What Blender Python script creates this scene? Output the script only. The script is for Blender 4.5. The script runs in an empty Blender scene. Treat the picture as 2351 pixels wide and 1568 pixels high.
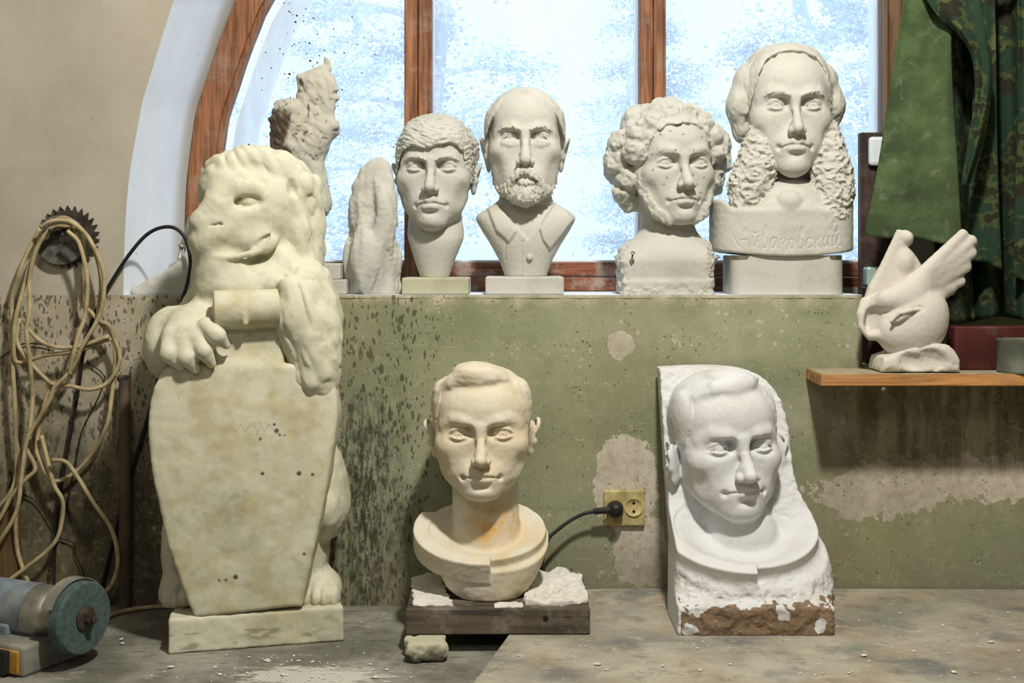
import bpy, bmesh, math, random
import numpy as np
from concurrent.futures import ThreadPoolExecutor
from mathutils import Vector, Matrix
F32 = np.float32
QUAL = 1.0

# ---------------------------------------------------------------- signed distance sculpting kit
def V3(*a): return np.array(a, dtype=F32)

def rot(rx=0, ry=0, rz=0):
    rx, ry, rz = (math.radians(a) for a in (rx, ry, rz))
    cx, sx, cy, sy, cz, sz = math.cos(rx), math.sin(rx), math.cos(ry), math.sin(ry), math.cos(rz), math.sin(rz)
    X = np.array([[1, 0, 0], [0, cx, -sx], [0, sx, cx]])
    Y = np.array([[cy, 0, sy], [0, 1, 0], [-sy, 0, cy]])
    Z = np.array([[cz, -sz, 0], [sz, cz, 0], [0, 0, 1]])
    return (Z @ Y @ X).astype(F32)

def smin(a, b, k):
    if k <= 0: return np.minimum(a, b)
    h = np.maximum(k - np.abs(a - b), 0) / k
    return np.minimum(a, b) - h * h * (k * .25)

def smax(a, b, k): return -smin(-a, -b, k)

def sst(e0, e1, x):
    t = np.clip((x - e0) / (e1 - e0), 0, 1)
    return t * t * (3 - 2 * t)

def ell(c, r, R=None):
    c = np.array(c, F32); r = np.array(r, F32)
    def f(p):
        q = p - c
        if R is not None: q = q @ R
        q0 = q / r
        k0 = np.sqrt((q0 * q0).sum(1)); q1 = q0 / r
        k1 = np.sqrt((q1 * q1).sum(1)) + 1e-9
        return k0 * (k0 - 1) / k1
    return f, c, float(r.max())

def cap(a, b, ra, rb=None):
    a = np.array(a, F32); b = np.array(b, F32); rb = ra if rb is None else rb
    ab = b - a; L = float(ab @ ab) + 1e-12
    def f(p):
        q = p - a
        t = np.clip((q @ ab) / L, 0, 1)
        w = q - t[:, None] * ab
        return np.sqrt((w * w).sum(1)) - (ra + (rb - ra) * t)
    c = (a + b) / 2
    return f, c, math.sqrt(L) / 2 + max(ra, rb)

def tube(pts, rad):
    pts = np.array(pts, F32)
    if np.isscalar(rad): rad = [rad] * len(pts)
    caps = [cap(pts[i], pts[i + 1], rad[i], rad[i + 1]) for i in range(len(pts) - 1)]
    c = (pts.min(0) + pts.max(0)) / 2
    def f(p):
        d = caps[0][0](p)
        for q in caps[1:]: d = np.minimum(d, q[0](p))
        return d
    return f, c, float(np.sqrt(((pts - c) ** 2).sum(1)).max()) + max(rad)

def box(c, h, r=0., R=None):
    c = np.array(c, F32); h = np.array(h, F32)
    def f(p):
        q = p - c
        if R is not None: q = q @ R
        q = np.abs(q) - (h - r)
        return np.sqrt((np.maximum(q, 0) ** 2).sum(1)) + np.minimum(q.max(1), 0) - r
    return f, c, float(np.linalg.norm(h))

def half(c, n):
    c = np.array(c, F32); n = np.array(n, F32); n = n / np.linalg.norm(n)
    return (lambda p: (p - c) @ n), c, 9.0

def fn(f, c=(0, 0, 0), R=9.): return f, np.array(c, F32), R

def both(A, B, k=0.):
    return (lambda p: smax(A[0](p), B[0](p), k)), A[1], A[2]

def spl(pts, n=8):
    """Catmull-Rom through pts (any dimension)"""
    P = np.array(pts, float); P = np.vstack([2 * P[0] - P[1], P, 2 * P[-1] - P[-2]])
    out = []
    for i in range(1, len(P) - 2):
        for t in np.linspace(0, 1, n, endpoint=False):
            a, b, c, d = P[i - 1], P[i], P[i + 1], P[i + 2]
            out.append(.5 * (2 * b + (c - a) * t + (2 * a - 5 * b + 4 * c - d) * t * t + (3 * b - a - 3 * c + d) * t ** 3))
    out.append(P[-2]); return np.array(out)

class Fld:
    def __init__(s, P):
        s.P = np.ascontiguousarray(P, dtype=F32); s.d = np.full(len(P), .5, F32)
    def _near(s, c, R, lim):
        q = s.P - c
        return np.nonzero(np.sqrt((q * q).sum(1)) - R < lim)[0]
    def add(s, prim, k=0.):
        f, c, R = prim
        if R >= 9: s.d = smin(s.d, f(s.P), k); return s
        i = s._near(c, R * 1.05, s.d + k + .012)
        if len(i): s.d[i] = smin(s.d[i], f(s.P[i]), k)
        return s
    def cut(s, prim, k=0.):
        f, c, R = prim
        if R >= 9: s.d = smax(s.d, -f(s.P), k); return s
        i = s._near(c, R * 1.05, k - s.d + .004)
        if len(i): s.d[i] = smax(s.d[i], -f(s.P[i]), k)
        return s
    def isect(s, prim, k=0.):
        s.d = smax(s.d, prim[0](s.P), k); return s
    def disp(s, c, R, g):
        """d -= g(points) inside the ball c, R (only close to the surface)"""
        q = s.P - np.array(c, F32)
        i = np.nonzero(((q * q).sum(1) < R * R) & (np.abs(s.d) < .03))[0]
        if len(i): s.d[i] -= g(s.P[i]).astype(F32)
        return s
    def both(s, f, *prims_k):
        for (pr, k) in prims_k:
            for sg in (1, -1): f(mir(pr, sg), k)

_rng = np.random.RandomState(7)
_perm = _rng.permutation(512).astype(np.int32)
_perm = np.concatenate([_perm, _perm])
_grad = _rng.normal(size=(512, 3)).astype(F32); _grad /= np.linalg.norm(_grad, axis=1)[:, None]

def noise3(p, freq=1., seed=0):
    p = p * np.array(freq, F32) + F32(seed * 17.31)
    i = np.floor(p); f = (p - i).astype(F32); i = i.astype(np.int32) & 255
    u = f * f * f * (f * (f * 6 - 15) + 10)
    out = 0
    for dx in (0, 1):
        wx = u[:, 0] if dx else 1 - u[:, 0]
        hx = _perm[(i[:, 0] + dx) & 511]
        for dy in (0, 1):
            wy = wx * (u[:, 1] if dy else 1 - u[:, 1])
            hy = _perm[(hx + i[:, 1] + dy) & 511]
            for dz in (0, 1):
                w = wy * (u[:, 2] if dz else 1 - u[:, 2])
                g = _grad[_perm[(hy + i[:, 2] + dz) & 511] & 511]
                out = out + w * (g[:, 0] * (f[:, 0] - dx) + g[:, 1] * (f[:, 1] - dy) + g[:, 2] * (f[:, 2] - dz))
    return out * 1.5

def fbm(p, freq, oct=3, seed=0):
    o = 0; a = 1.
    for k in range(oct):
        o = o + a * noise3(p, np.array(freq) * 2. ** k, seed + k); a *= .5
    return o

def near_noise(d, P, amp, freq, oct=2, seed=0, band=.02, mask=None):
    """subtract noise from d, evaluated close to the surface only"""
    sel = np.abs(d) < band
    if mask is not None: sel &= mask > .01
    i = np.nonzero(sel)[0]
    if len(i):
        n = fbm(P[i], freq, oct, seed) * amp
        if mask is not None: n = n * mask[i]
        d[i] -= n.astype(F32)
    return d

_pool = ThreadPoolExecutor(4)
def mesh_sdf(f, lo, hi, h):
    h = h / QUAL; B = 8
    lo = np.array(lo, float); hi = np.array(hi, float)
    nb = np.ceil((hi - lo) / (h * B)).astype(int)
    ax = [np.arange(n) for n in nb]
    bi = np.stack(np.meshgrid(*ax, indexing='ij'), -1).reshape(-1, 3)
    cen = (lo + (bi + .5) * h * B).astype(F32)
    cs = [cen[i:i + 60000] for i in range(0, len(cen), 60000)]
    dc = np.concatenate(list(_pool.map(f, cs)))
    act = np.abs(dc) < h * B * .87 * 1.35 + .006
    dims = nb * B + 1
    V = np.empty(dims, F32)
    big = np.where(dc > 0, 1, -1).astype(F32).reshape(nb)
    V[:-1, :-1, :-1] = np.repeat(np.repeat(np.repeat(big, B, 0), B, 1), B, 2)
    V[-1], V[:, -1], V[:, :, -1] = 1, 1, 1
    o = np.stack(np.meshgrid(*[np.arange(B + 1)] * 3, indexing='ij'), -1).reshape(-1, 3)
    ab = bi[act] * B
    def ev(bl):
        idx = (bl[:, None, :] + o[None]).reshape(-1, 3)
        return idx, f((lo + idx * h).astype(F32))
    parts = [ab[i:i + 200] for i in range(0, len(ab), 200)]
    for idx, v in _pool.map(ev, parts):
        V[idx[:, 0], idx[:, 1], idx[:, 2]] = v
    V[0], V[-1], V[:, 0], V[:, -1], V[:, :, 0], V[:, :, -1] = [np.maximum(x, 1e-4) for x in (V[0], V[-1], V[:, 0], V[:, -1], V[:, :, 0], V[:, :, -1])]
    ins = V < 0
    s = ins[:-1, :-1, :-1].astype(np.int8)
    tot = np.zeros_like(s)
    for a in (0, 1):
        for b in (0, 1):
            for c in (0, 1):
                tot += ins[a:dims[0] - 1 + a, b:dims[1] - 1 + b, c:dims[2] - 1 + c]
    cell = np.stack(np.nonzero((tot > 0) & (tot < 8)), -1)
    vid = np.full(tot.shape, -1, np.int32)
    vid[cell[:, 0], cell[:, 1], cell[:, 2]] = np.arange(len(cell))
    acc = np.zeros((len(cell), 3)); cnt = np.zeros(len(cell))
    cor = [(a, b, c) for a in (0, 1) for b in (0, 1) for c in (0, 1)]
    for p in cor:
        for axx in range(3):
            if p[axx]: continue
            q = list(p); q[axx] = 1
            v0 = V[cell[:, 0] + p[0], cell[:, 1] + p[1], cell[:, 2] + p[2]]
            v1 = V[cell[:, 0] + q[0], cell[:, 1] + q[1], cell[:, 2] + q[2]]
            m = (v0 < 0) != (v1 < 0)
            t = np.where(m, v0 / np.where(m, v0 - v1, 1), 0)
            pt = np.tile(np.array(p, float), (len(cell), 1)); pt[:, axx] = t
            acc += pt * m[:, None]; cnt += m
    vert = lo + (cell + acc / cnt[:, None]) * h
    quads = []
    for axx in range(3):
        sl0 = [slice(None)] * 3; sl1 = [slice(None)] * 3
        sl0[axx] = slice(0, -1); sl1[axx] = slice(1, None)
        a, b = ins[tuple(sl0)], ins[tuple(sl1)]
        e = np.stack(np.nonzero(a != b), -1)
        o1, o2 = (axx + 1) % 3, (axx + 2) % 3
        ok = (e[:, o1] > 0) & (e[:, o2] > 0) & (e[:, o1] < dims[o1] - 1) & (e[:, o2] < dims[o2] - 1)
        e = e[ok]
        u = np.zeros(3, int); v = np.zeros(3, int); u[o1] = 1; v[o2] = 1
        def g(c): return vid[c[:, 0], c[:, 1], c[:, 2]]
        q = np.stack([g(e - u - v), g(e - v), g(e), g(e - u)], -1)
        flip = ~a[e[:, 0], e[:, 1], e[:, 2]]
        q[flip] = q[flip][:, ::-1]
        quads.append(q)
    return vert, np.concatenate(quads)

def np_mesh(name, vert, quads, attrs=None):
    me = bpy.data.meshes.new(name)
    n = quads.shape[1]
    me.vertices.add(len(vert)); me.vertices.foreach_set('co', np.asarray(vert, F32).ravel())
    me.loops.add(quads.size); me.loops.foreach_set('vertex_index', quads.astype(np.int32).ravel())
    me.polygons.add(len(quads))
    me.polygons.foreach_set('loop_start', np.arange(0, quads.size, n, dtype=np.int32))
    me.polygons.foreach_set('use_smooth', np.ones(len(quads), bool))
    for k, a in (attrs or {}).items():
        at = me.attributes.new(k, 'FLOAT', 'POINT'); at.data.foreach_set('value', np.asarray(a, F32))
    me.update(); me.validate()
    return me
# ---------------------------------------------------------------- a generic life-size head (metres; face towards -y)
def face_field(P, o):
    """P: points in head space. returns (d, Fld) of the bald head with all facial features. o: dict of options"""
    g = o.get
    f = Fld(P)
    q = f.P[:, 2]
    if g('top') or g('low'):      # taller or lower crown, longer or shorter lower face
        f.P = f.P.copy(); f.P[:, 2] = np.where(q > .03, .03 + (q - .03) / g('top', 1.), np.where(q < 0, q / g('low', 1.), q))
    jw = g('jaw_w', 1.); ch = g('chin', 0.)
    f.add(ell((0, .014, .034), (.0745, .094, .080)))
    f.add(ell((0, -.038, .040), (.0615, .052, .056)), .03)
    f.add(ell((0, -.026, -.022), (.0665, .056, .068)), .03)
    for s in (1, -1):
        f.add(cap((s * .0445 * jw, .000, -.054), (s * .016 * jw, -.066, -.098 - ch), .0175, .015), .03)
    f.add(ell((0, -.075, -.102 - ch), (.021 * jw, .019, .0145)), .018)
    ck = g('cheek', 1.)
    for s in (1, -1):
        f.add(ell((s * .0460, -.0560, -.020), (.0190, .020 * ck, .0150)), .03)
        f.add(ell((s * .0310, -.0480, -.056), (.0250, .0250, .0300)), .03)      # cheek
        hw = g('hollow', .35)
        if hw: f.cut(ell((s * .066, -.078, -.060), (.014, .022, .024)), .03 * hw)   # hollow below the cheekbone
        if g('temple', 1): f.cut(ell((s * .082, -.060, .030), (.012, .03, .026)), .02)           # temple
    f.add(ell((0, -.070, -.069), (.029, .0265, .024)), .02)                    # mouth mound
    # brow ridge
    bz, ba = g('brow_z', 0.), g('brow_tilt', 0.)
    for s in (1, -1):
        f.add(tube([(s * .009, -.0835, .0125 + bz), (s * .024, -.0850, .0185 + bz + ba * .4), (s * .040, -.0760, .0205 + bz + ba), (s * .052, -.0600, .0120 + bz + ba * .4)],
                   [.0085 * g('ridge', 1.), .0095 * g('ridge', 1.), .0090 * g('ridge', 1.), .007]), .012)
    # orbits
    od = g('orbit', 1.)
    for s in (1, -1):
        f.cut(ell((s * .031, -.0905, .0022), (.0215, .0165 * od, .0108), rot(0, s * 6, 0)), .011)
        f.cut(ell((s * .0175, -.0940, .0050), (.0085, .0200 * od, .0095), rot(0, s * 20, 0)), .007)
    # nose
    nl, nw, nt = g('nose_l', 0.), g('nose_w', 1.), g('nose_t', 0.)
    f.add(tube([(0, -.0860, .013), (0, -.0905, -.004), (0, -.1020, -.022), (0, -.1115 - nt, -.0375 - nl)], [.0080, .0068 * nw, .0072 * nw, .0085 * nw]), .009)
    f.add(ell((0, -.1115 - nt, -.0405 - nl), (.0085 * nw, .0085, .0075)), .006)
    f.add(ell((0, -.0950, -.036 - nl), (.0125 * nw, .012, .016)), .010)
    for s in (1, -1):
        f.add(ell((s * .0118 * nw, -.1000, -.0425 - nl), (.0062 * nw, .0100, .0070)), .005)
    for s in (1, -1):
        f.cut(ell((s * .0062 * nw, -.1060, -.0495 - nl), (.0034 * nw, .0058, .0040), rot(0, 0, s * -15)), .003)
    f.add(cap((0, -.1050, -.047 - nl), (0, -.0960, -.0520 - nl), .0032), .004)   # septum
    # mouth
    mz, mw, lp, cu = -.0690 + g('mouth_z', 0.), g('mouth_w', 1.), g('lips', 1.), g('smile', 0.)
    if not g('no_mouth'):
        f.cut(cap((0, -.1035, -.0530), (0, -.1000, mz + .0085), .0030), .005)     # philtrum
        for s in (1, -1):
            f.add(tube([(0, -.0945, mz + .0030), (s * .0055, -.0955, mz + .0042 * lp), (s * .0150 * mw, -.0905, mz + .0012), (s * .0255 * mw, -.0810, mz - .0026 + cu)],
                       [.0050 * lp, .0054 * lp, .0036 * lp, .0010]), .0035)
            f.add(tube([(0, -.0930, mz - .0060 * lp), (s * .0075, -.0920, mz - .0062 * lp), (s * .0190 * mw, -.0855, mz - .0055 + cu * .6)],
                       [.0068 * lp, .0066 * lp, .0016]), .0035)
        f.cut(tube([(-.0285 * mw, -.0815, mz - .0042 + cu), (-.0150 * mw, -.0955, mz - .0012), (-.005, -.1020, mz - .0006), (0, -.1025, mz - .0016), (.005, -.1020, mz - .0006), (.0150 * mw, -.0955, mz - .0012), (.0285 * mw, -.0815, mz - .0042 + cu)],
                   [.0014, .0018, .0018, .0018, .0018, .0018, .0014]), .0022)
        for s in (1, -1): f.cut(ell((s * .0300 * mw, -.0830, mz - .0045 + cu), (.0035, .005, .004)), .006)
        f.cut(ell((0, -.1010, mz - .0178), (.015, .0105, .0050)), .008)           # fold above the chin
    nf = g('fold', .3)
    for s in (1, -1):                                                            # nose-to-mouth fold
        f.cut(tube([(s * .0175, -.0990, -.0410), (s * .0265, -.0930, -.0560), (s * .0315, -.0860, -.0700)], [.0020 * nf, .0022 * nf, .0010 * nf]), .008 * max(nf, .4))
    # eyes
    ez = g('eye_z', 0.)
    ea, eh, el_ = g('eye_a', .0148), g('eye_up', .0052) + .0012, g('eye_lo', .0040) + .0006
    for s in (1, -1):
        E = np.array((s * g('eye_x', .0312), -.0725 + g('eye_y', 0.), ez), F32)
        f.add(ell(E, (.0118,) * 3), .0015)
        tilt = rot(0, s * -g('eye_tilt', 3.), 0)
        Ru = (ea * ea + eh * eh) / (2 * eh); Rl = (ea * ea + el_ * el_) / (2 * el_)
        def lid(p, E=E, tilt=tilt, s=s):
            q = (p - E) @ tilt
            x = q[:, 0] + .0 * s
            zc = q[:, 2]
            up = np.sqrt(x * x + (zc - (eh - Ru)) ** 2) - Ru
            lo = np.sqrt(x * x + (zc + (el_ - Rl)) ** 2) - Rl
            ap = np.maximum(up, lo)
            sp = np.sqrt((q * q).sum(1)) - .0147
            sp = sp - .0014 * g('lid', 1.) * sst(-.002, .003, zc) + .0045 * sst(-.0045, -.0115, zc)
            return np.maximum(sp, -ap)
        i = np.nonzero(((f.P - E) ** 2).sum(1) < .03 ** 2)[0]
        if len(i):
            qz = f.P[i, 2] - E[2]; kk = .0070 - .0045 * sst(-.004, .001, qz)
            f.d[i] = smin(f.d[i], lid(f.P[i]).astype(F32), 0) - np.maximum(kk - np.abs(f.d[i] - lid(f.P[i])), 0) ** 2 / kk * .25
        # crease over the upper lid
        cz = g('crease', .0088)
        f.cut(tube([E + V3(-.0150, -.0060, .0015 + s * -.0006), E + V3(-.0080, -.0108, cz * .85), E + V3(0, -.0122, cz), E + V3(.0080, -.0108, cz * .85), E + V3(.0150, -.0060, .0015 + s * .0006)], .0013), .0020)
        if g('bags'):
            f.add(tube([E + V3(-.013, -.0085, -.0080), E + V3(0, -.0115, -.0110), E + V3(.013, -.0085, -.0080)], .0036 * g('bags')), .006)
        gx, gz = g('gaze', (0, 0))
        D = np.array((gx, -1, gz)); D = D / np.linalg.norm(D)
        cI = E + (D * .0118).astype(F32)
        if g('iris', True):
            def iris(p, cI=cI):
                q = p - cI; r = np.sqrt(q[:, 0] ** 2 + (q[:, 2]) ** 2)
                ring = np.exp(-((r - .0056) / .0012) ** 2) * .0012
                pit = np.exp(-(r / .0024) ** 2) * .0026
                w = (q[:, 1] < .010)
                return -(ring + pit) * w * g('iris_d', 1.)
            inside = fn(lambda p, E=E: np.sqrt(((p - E) ** 2).sum(1)), E, .013)
            q = f.P - E
            rr = np.sqrt((q * q).sum(1))
            qt = q @ tilt
            xx, zz = qt[:, 0], qt[:, 2]
            ap = np.maximum(np.sqrt(xx * xx + (zz - (eh - Ru)) ** 2) - Ru, np.sqrt(xx * xx + (zz + (el_ - Rl)) ** 2) - Rl)
            i = np.nonzero((rr < .0165) & (ap < .0002) & (q[:, 1] < 0))[0]
            if len(i): f.d[i] -= iris(f.P[i]).astype(F32)
    # eyebrows as raised tufts
    eb = g('eyebrow', .0018)
    if eb > 0:
        for s in (1, -1):
            line = np.array([(s * .010, .0145 + bz), (s * .022, .0195 + bz + ba * .5), (s * .038, .0225 + bz + ba), (s * .052, .0150 + bz + ba * .4)], F32)
            def br(p, line=line, s=s):
                x = np.abs(p[:, 0]); z = np.interp(x, np.abs(line[:, 0]), line[:, 1])
                wd = .0042 * np.interp(x, [.008, .014, .035, .054], [.6, 1, .9, .3])
                m = np.exp(-((p[:, 2] - z) / wd) ** 2) * sst(.006, .011, x) * (1 - sst(.049, .056, x)) * (p[:, 1] < -.03)
                st = noise3(np.stack([p[:, 0] * 260 - s * p[:, 2] * 160, p[:, 2] * 110, p[:, 1] * 60], 1), 1., 3)
                return m * eb * (1 + g('eyebrow_n', .9) * st)
            f.disp((s * .030, -.075, .018 + bz), .034, br)
    # ears
    ew = g('ear', 1.); ey = g('ear_y', .012); eo = g('ear_out', 14.)
    if ew > 0:
        for s in (1, -1):
            c = np.array((s * g('ear_x', .0715), ey, -.012 + g('ear_z', 0.)), F32)
            R = rot(8, 0, 0) @ rot(0, s * 8, 0) @ rot(0, 0, s * eo)
            sc = ew
            def L(*p): return c + (R @ np.array((s * p[0], p[1], p[2]), F32)) * sc
            RR = R
            f.add(ell(L(.003, .004, 0), np.array((.0055, .0155, .028)) * sc, RR), .006)
            f.add(ell(L(.004, .001, -.022), np.array((.005, .010, .011)) * sc, RR), .004)
            helix = spl([(.004, -.008, .012), (.009, -.006, .025), (.012, .006, .0305), (.013, .0165, .022), (.011, .018, .004), (.008, .012, -.012), (.006, .006, -.022)], 3)
            f.cut(ell(L(.0095, .004, .003), np.array((.0058, .0095, .020)) * sc, RR), .003)
            f.add(tube([L(*p) for p in helix], .0029 * sc), .0025)
            f.add(tube([L(*p) for p in spl([(.0085, .004, .017), (.0085, .0095, .006), (.008, .0085, -.008), (.007, .003, -.014)], 3)], .0026 * sc), .0025)
            f.cut(ell(L(.009, -.001, -.002), np.array((.006, .006, .008)) * sc, RR), .003)
            f.add(ell(L(.006, -.0085, -.004), np.array((.004, .004, .006)) * sc, RR), .003)
    return f
# ---------------------------------------------------------------- where a photographed pixel lies at depth Y
CAM_Y, CAM_Z, FPX, HOR = -2.6, .684, 2889., 590.
def wx(px, Y): return (px - 1175.5) * (Y - CAM_Y) / FPX
def wz(py, Y): return CAM_Z - (py - HOR) * (Y - CAM_Y) / FPX
def at(px, py, Y): return V3(wx(px, Y), Y, wz(py, Y))
SILL = .605

def cranium(P, off=0.):
    f = Fld(P)
    f.add(ell((0, .014, .034), (.0745, .094, .080)))
    f.add(ell((0, -.038, .040), (.0615, .052, .056)), .03)
    f.add(ell((0, -.026, -.022), (.0665, .056, .068)), .03)
    return f.d - off

def sweep(zs, ws, hs, cys, cxs=None, n=2., cap=.004):
    """column of elliptic (n=2) or squarish sections, zs ascending"""
    zs = np.array(zs, float); o = np.array([ws, hs, cys, cxs if cxs is not None else [0.] * len(zs)], float).T
    S = spl(np.column_stack([zs, o]), 6)
    def f(p):
        z = p[:, 2]
        w, h, cy, cx = [np.interp(z, S[:, 0], S[:, k]).astype(F32) for k in (1, 2, 3, 4)]
        q = (np.abs((p[:, 0] - cx) / w) ** n + np.abs((p[:, 1] - cy) / h) ** n) ** (1 / n)
        d = (q - 1) * np.minimum(w, h)
        return smax(d, np.maximum(zs[0] - z, z - zs[-1]), cap)
    c = ((np.mean(o[:, 3])), np.mean(cys), (zs[0] + zs[-1]) / 2)
    return f, np.array(c, F32), 8.9

def sdpoly(x, y, poly):
    poly = np.array(poly, float); n = len(poly)
    d = np.full(x.shape, 1e9); inside = np.zeros(x.shape, bool)
    for i in range(n):
        a, b = poly[i], poly[(i + 1) % n]
        e = b - a; wx_, wy_ = x - a[0], y - a[1]
        t = np.clip((wx_ * e[0] + wy_ * e[1]) / (e @ e), 0, 1)
        d = np.minimum(d, (wx_ - e[0] * t) ** 2 + (wy_ - e[1] * t) ** 2)
        c = ((a[1] <= y) != (b[1] <= y)) & (wx_ < (y - a[1]) / (b[1] - a[1] + 1e-12) * e[0])
        inside ^= c
    return np.where(inside, -np.sqrt(d), np.sqrt(d))

def hair_shell(P, th, line, yback, low, k=.006):
    """line: [(x, z)...] hairline; everything behind yback is hair too, down to z = low"""
    L = np.array(line, float)
    zh = np.interp(P[:, 0], L[:, 0], L[:, 1])
    reg = smin(zh - P[:, 2], (yback - P[:, 1]) * .8, .012)
    reg = smax(reg, low - P[:, 2] + np.clip(-P[:, 1], -.05, .05) * .0, .02)
    t = th(P) if callable(th) else th
    return smax(cranium(P) - t, reg, k)

class Head:
    def __init__(s, eye, sc, yaw=0, pitch=0, roll=0, **o):
        s.R = rot(0, 0, yaw) @ rot(pitch, 0, 0) @ rot(0, roll, 0)
        s.s = sc; s.o = o
        s.t = eye - (s.R @ V3(0, -.083, 0)) * sc
    def loc(s, P): return ((P - s.t) @ s.R / (F32(s.s) * V3(s.o.get('wide', 1.), 1, 1))).astype(F32)
    def w(s, *p): return s.t + (s.R @ (V3(*p) * V3(s.o.get('wide', 1.), 1, 1))) * s.s

def curls(f, lst, depth=.0035, turns=2.2, k=.008, wob=.0):
    """round locks with a spiral groove. lst: (x, y, z, radius, spin)"""
    for n, (x, y, z, r, sp) in enumerate(lst):
        f.add(ell((x, y, z), (r, r, r)), k)
    for n, (x, y, z, r, sp) in enumerate(lst):
        c = V3(x, y, z); nrm = c - V3(0, .02, .02); nrm = nrm / np.linalg.norm(nrm)
        nrm = nrm + V3(0, -.8, 0); nrm /= np.linalg.norm(nrm)
        u = np.cross(nrm, V3(0, 0, 1)); u /= np.linalg.norm(u); v = np.cross(u, nrm)
        def g(p, c=c, u=u, v=v, r=r, sp=sp, nrm=nrm):
            q = p - c; a, b = q @ u, q @ v
            rr = np.sqrt(a * a + b * b) / r
            th = np.arctan2(b, a)
            w = np.exp(-(rr / .85) ** 4) * sst(-.2, .4, (q @ nrm) / r)
            return depth * w * (np.cos(sp * th + rr * turns * math.pi)) * sst(.1, .35, rr)
        f.disp(c, r * 1.25, g)

# ------------------------------------------------------------------------------------------------ young man with a fringe
def bust_fringe():
    H = Head(at(990, 385, .022), 1.085, yaw=-3, pitch=-2, top=.90, jaw_w=.90, eye_x=.0330, eye_a=.0140, eye_y=-.0008, eye_up=.0058, brow_z=-.001, lips=1.38, fold=.12,
             eyebrow=.0022, orbit=1.08, mouth_w=1.02, ear_x=.0735, cheek=.85, hollow=.6)
    def f(P):
        L = H.loc(P)
        h = face_field(L, H.o)
        line = [(-.08, -.03), (-.066, .015), (-.055, .036), (-.036, .0440), (-.022, .0390), (-.012, .0365), (.004, .0400), (.020, .0455), (.036, .0500), (.050, .0440), (.060, .030), (.069, -.02), (.08, -.04)]
        L2 = L.copy(); L2[:, 2] = np.where(L[:, 2] > .03, .03 + (L[:, 2] - .03) / .9, L[:, 2])
        hs = hair_shell(L2, lambda q: (.0085 + .0035 * sst(.03, .06, q[:, 2])) * (1 - .5 * sst(.048, .066, np.abs(q[:, 0])) * sst(.03, -.01, q[:, 1])), line, .006, -.055, .004)
        sw = np.stack([L[:, 0] * 60 + L[:, 2] * 60, L[:, 1] * 50, L[:, 2] * 130 - np.abs(L[:, 0]) * 40], 1)
        m = (np.abs(hs) < .02)
        i = np.nonzero(m)[0]
        if len(i): hs[i] -= (fbm(sw[i], 1., 2, 4) * .0030 + fbm(L[i], 150, 1, 8) * .0010).astype(F32)
        d = smin(h.d, hs, .002) * H.s
        b = Fld(P); b.d = d
        n0 = H.w(0, .012, -.06); zb = SILL + .034
        zs = [zb, wz(600, .08), wz(560, .08), wz(538, .08), wz(500, .09), wz(450, .1)]
        b.add(sweep(zs, [.0300, .0420, .0555, .0605, .0575, .052], [.034, .040, .047, .050, .050, .050], [.092, .090, .090, .096, .108, .115], [wx(998, .09)] * 2 + [wx(1000, .09)] * 2 + [wx(999, .1)] * 2), .012)
        near_noise(b.d, P, .0003, 110, 2, 5, .01)
        return b.d
    lo, hi = (wx(885, .02), -.03, SILL + .034), (wx(1108, .02), .25, wz(250, .1))
    return f, lo, hi, .00138

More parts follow.
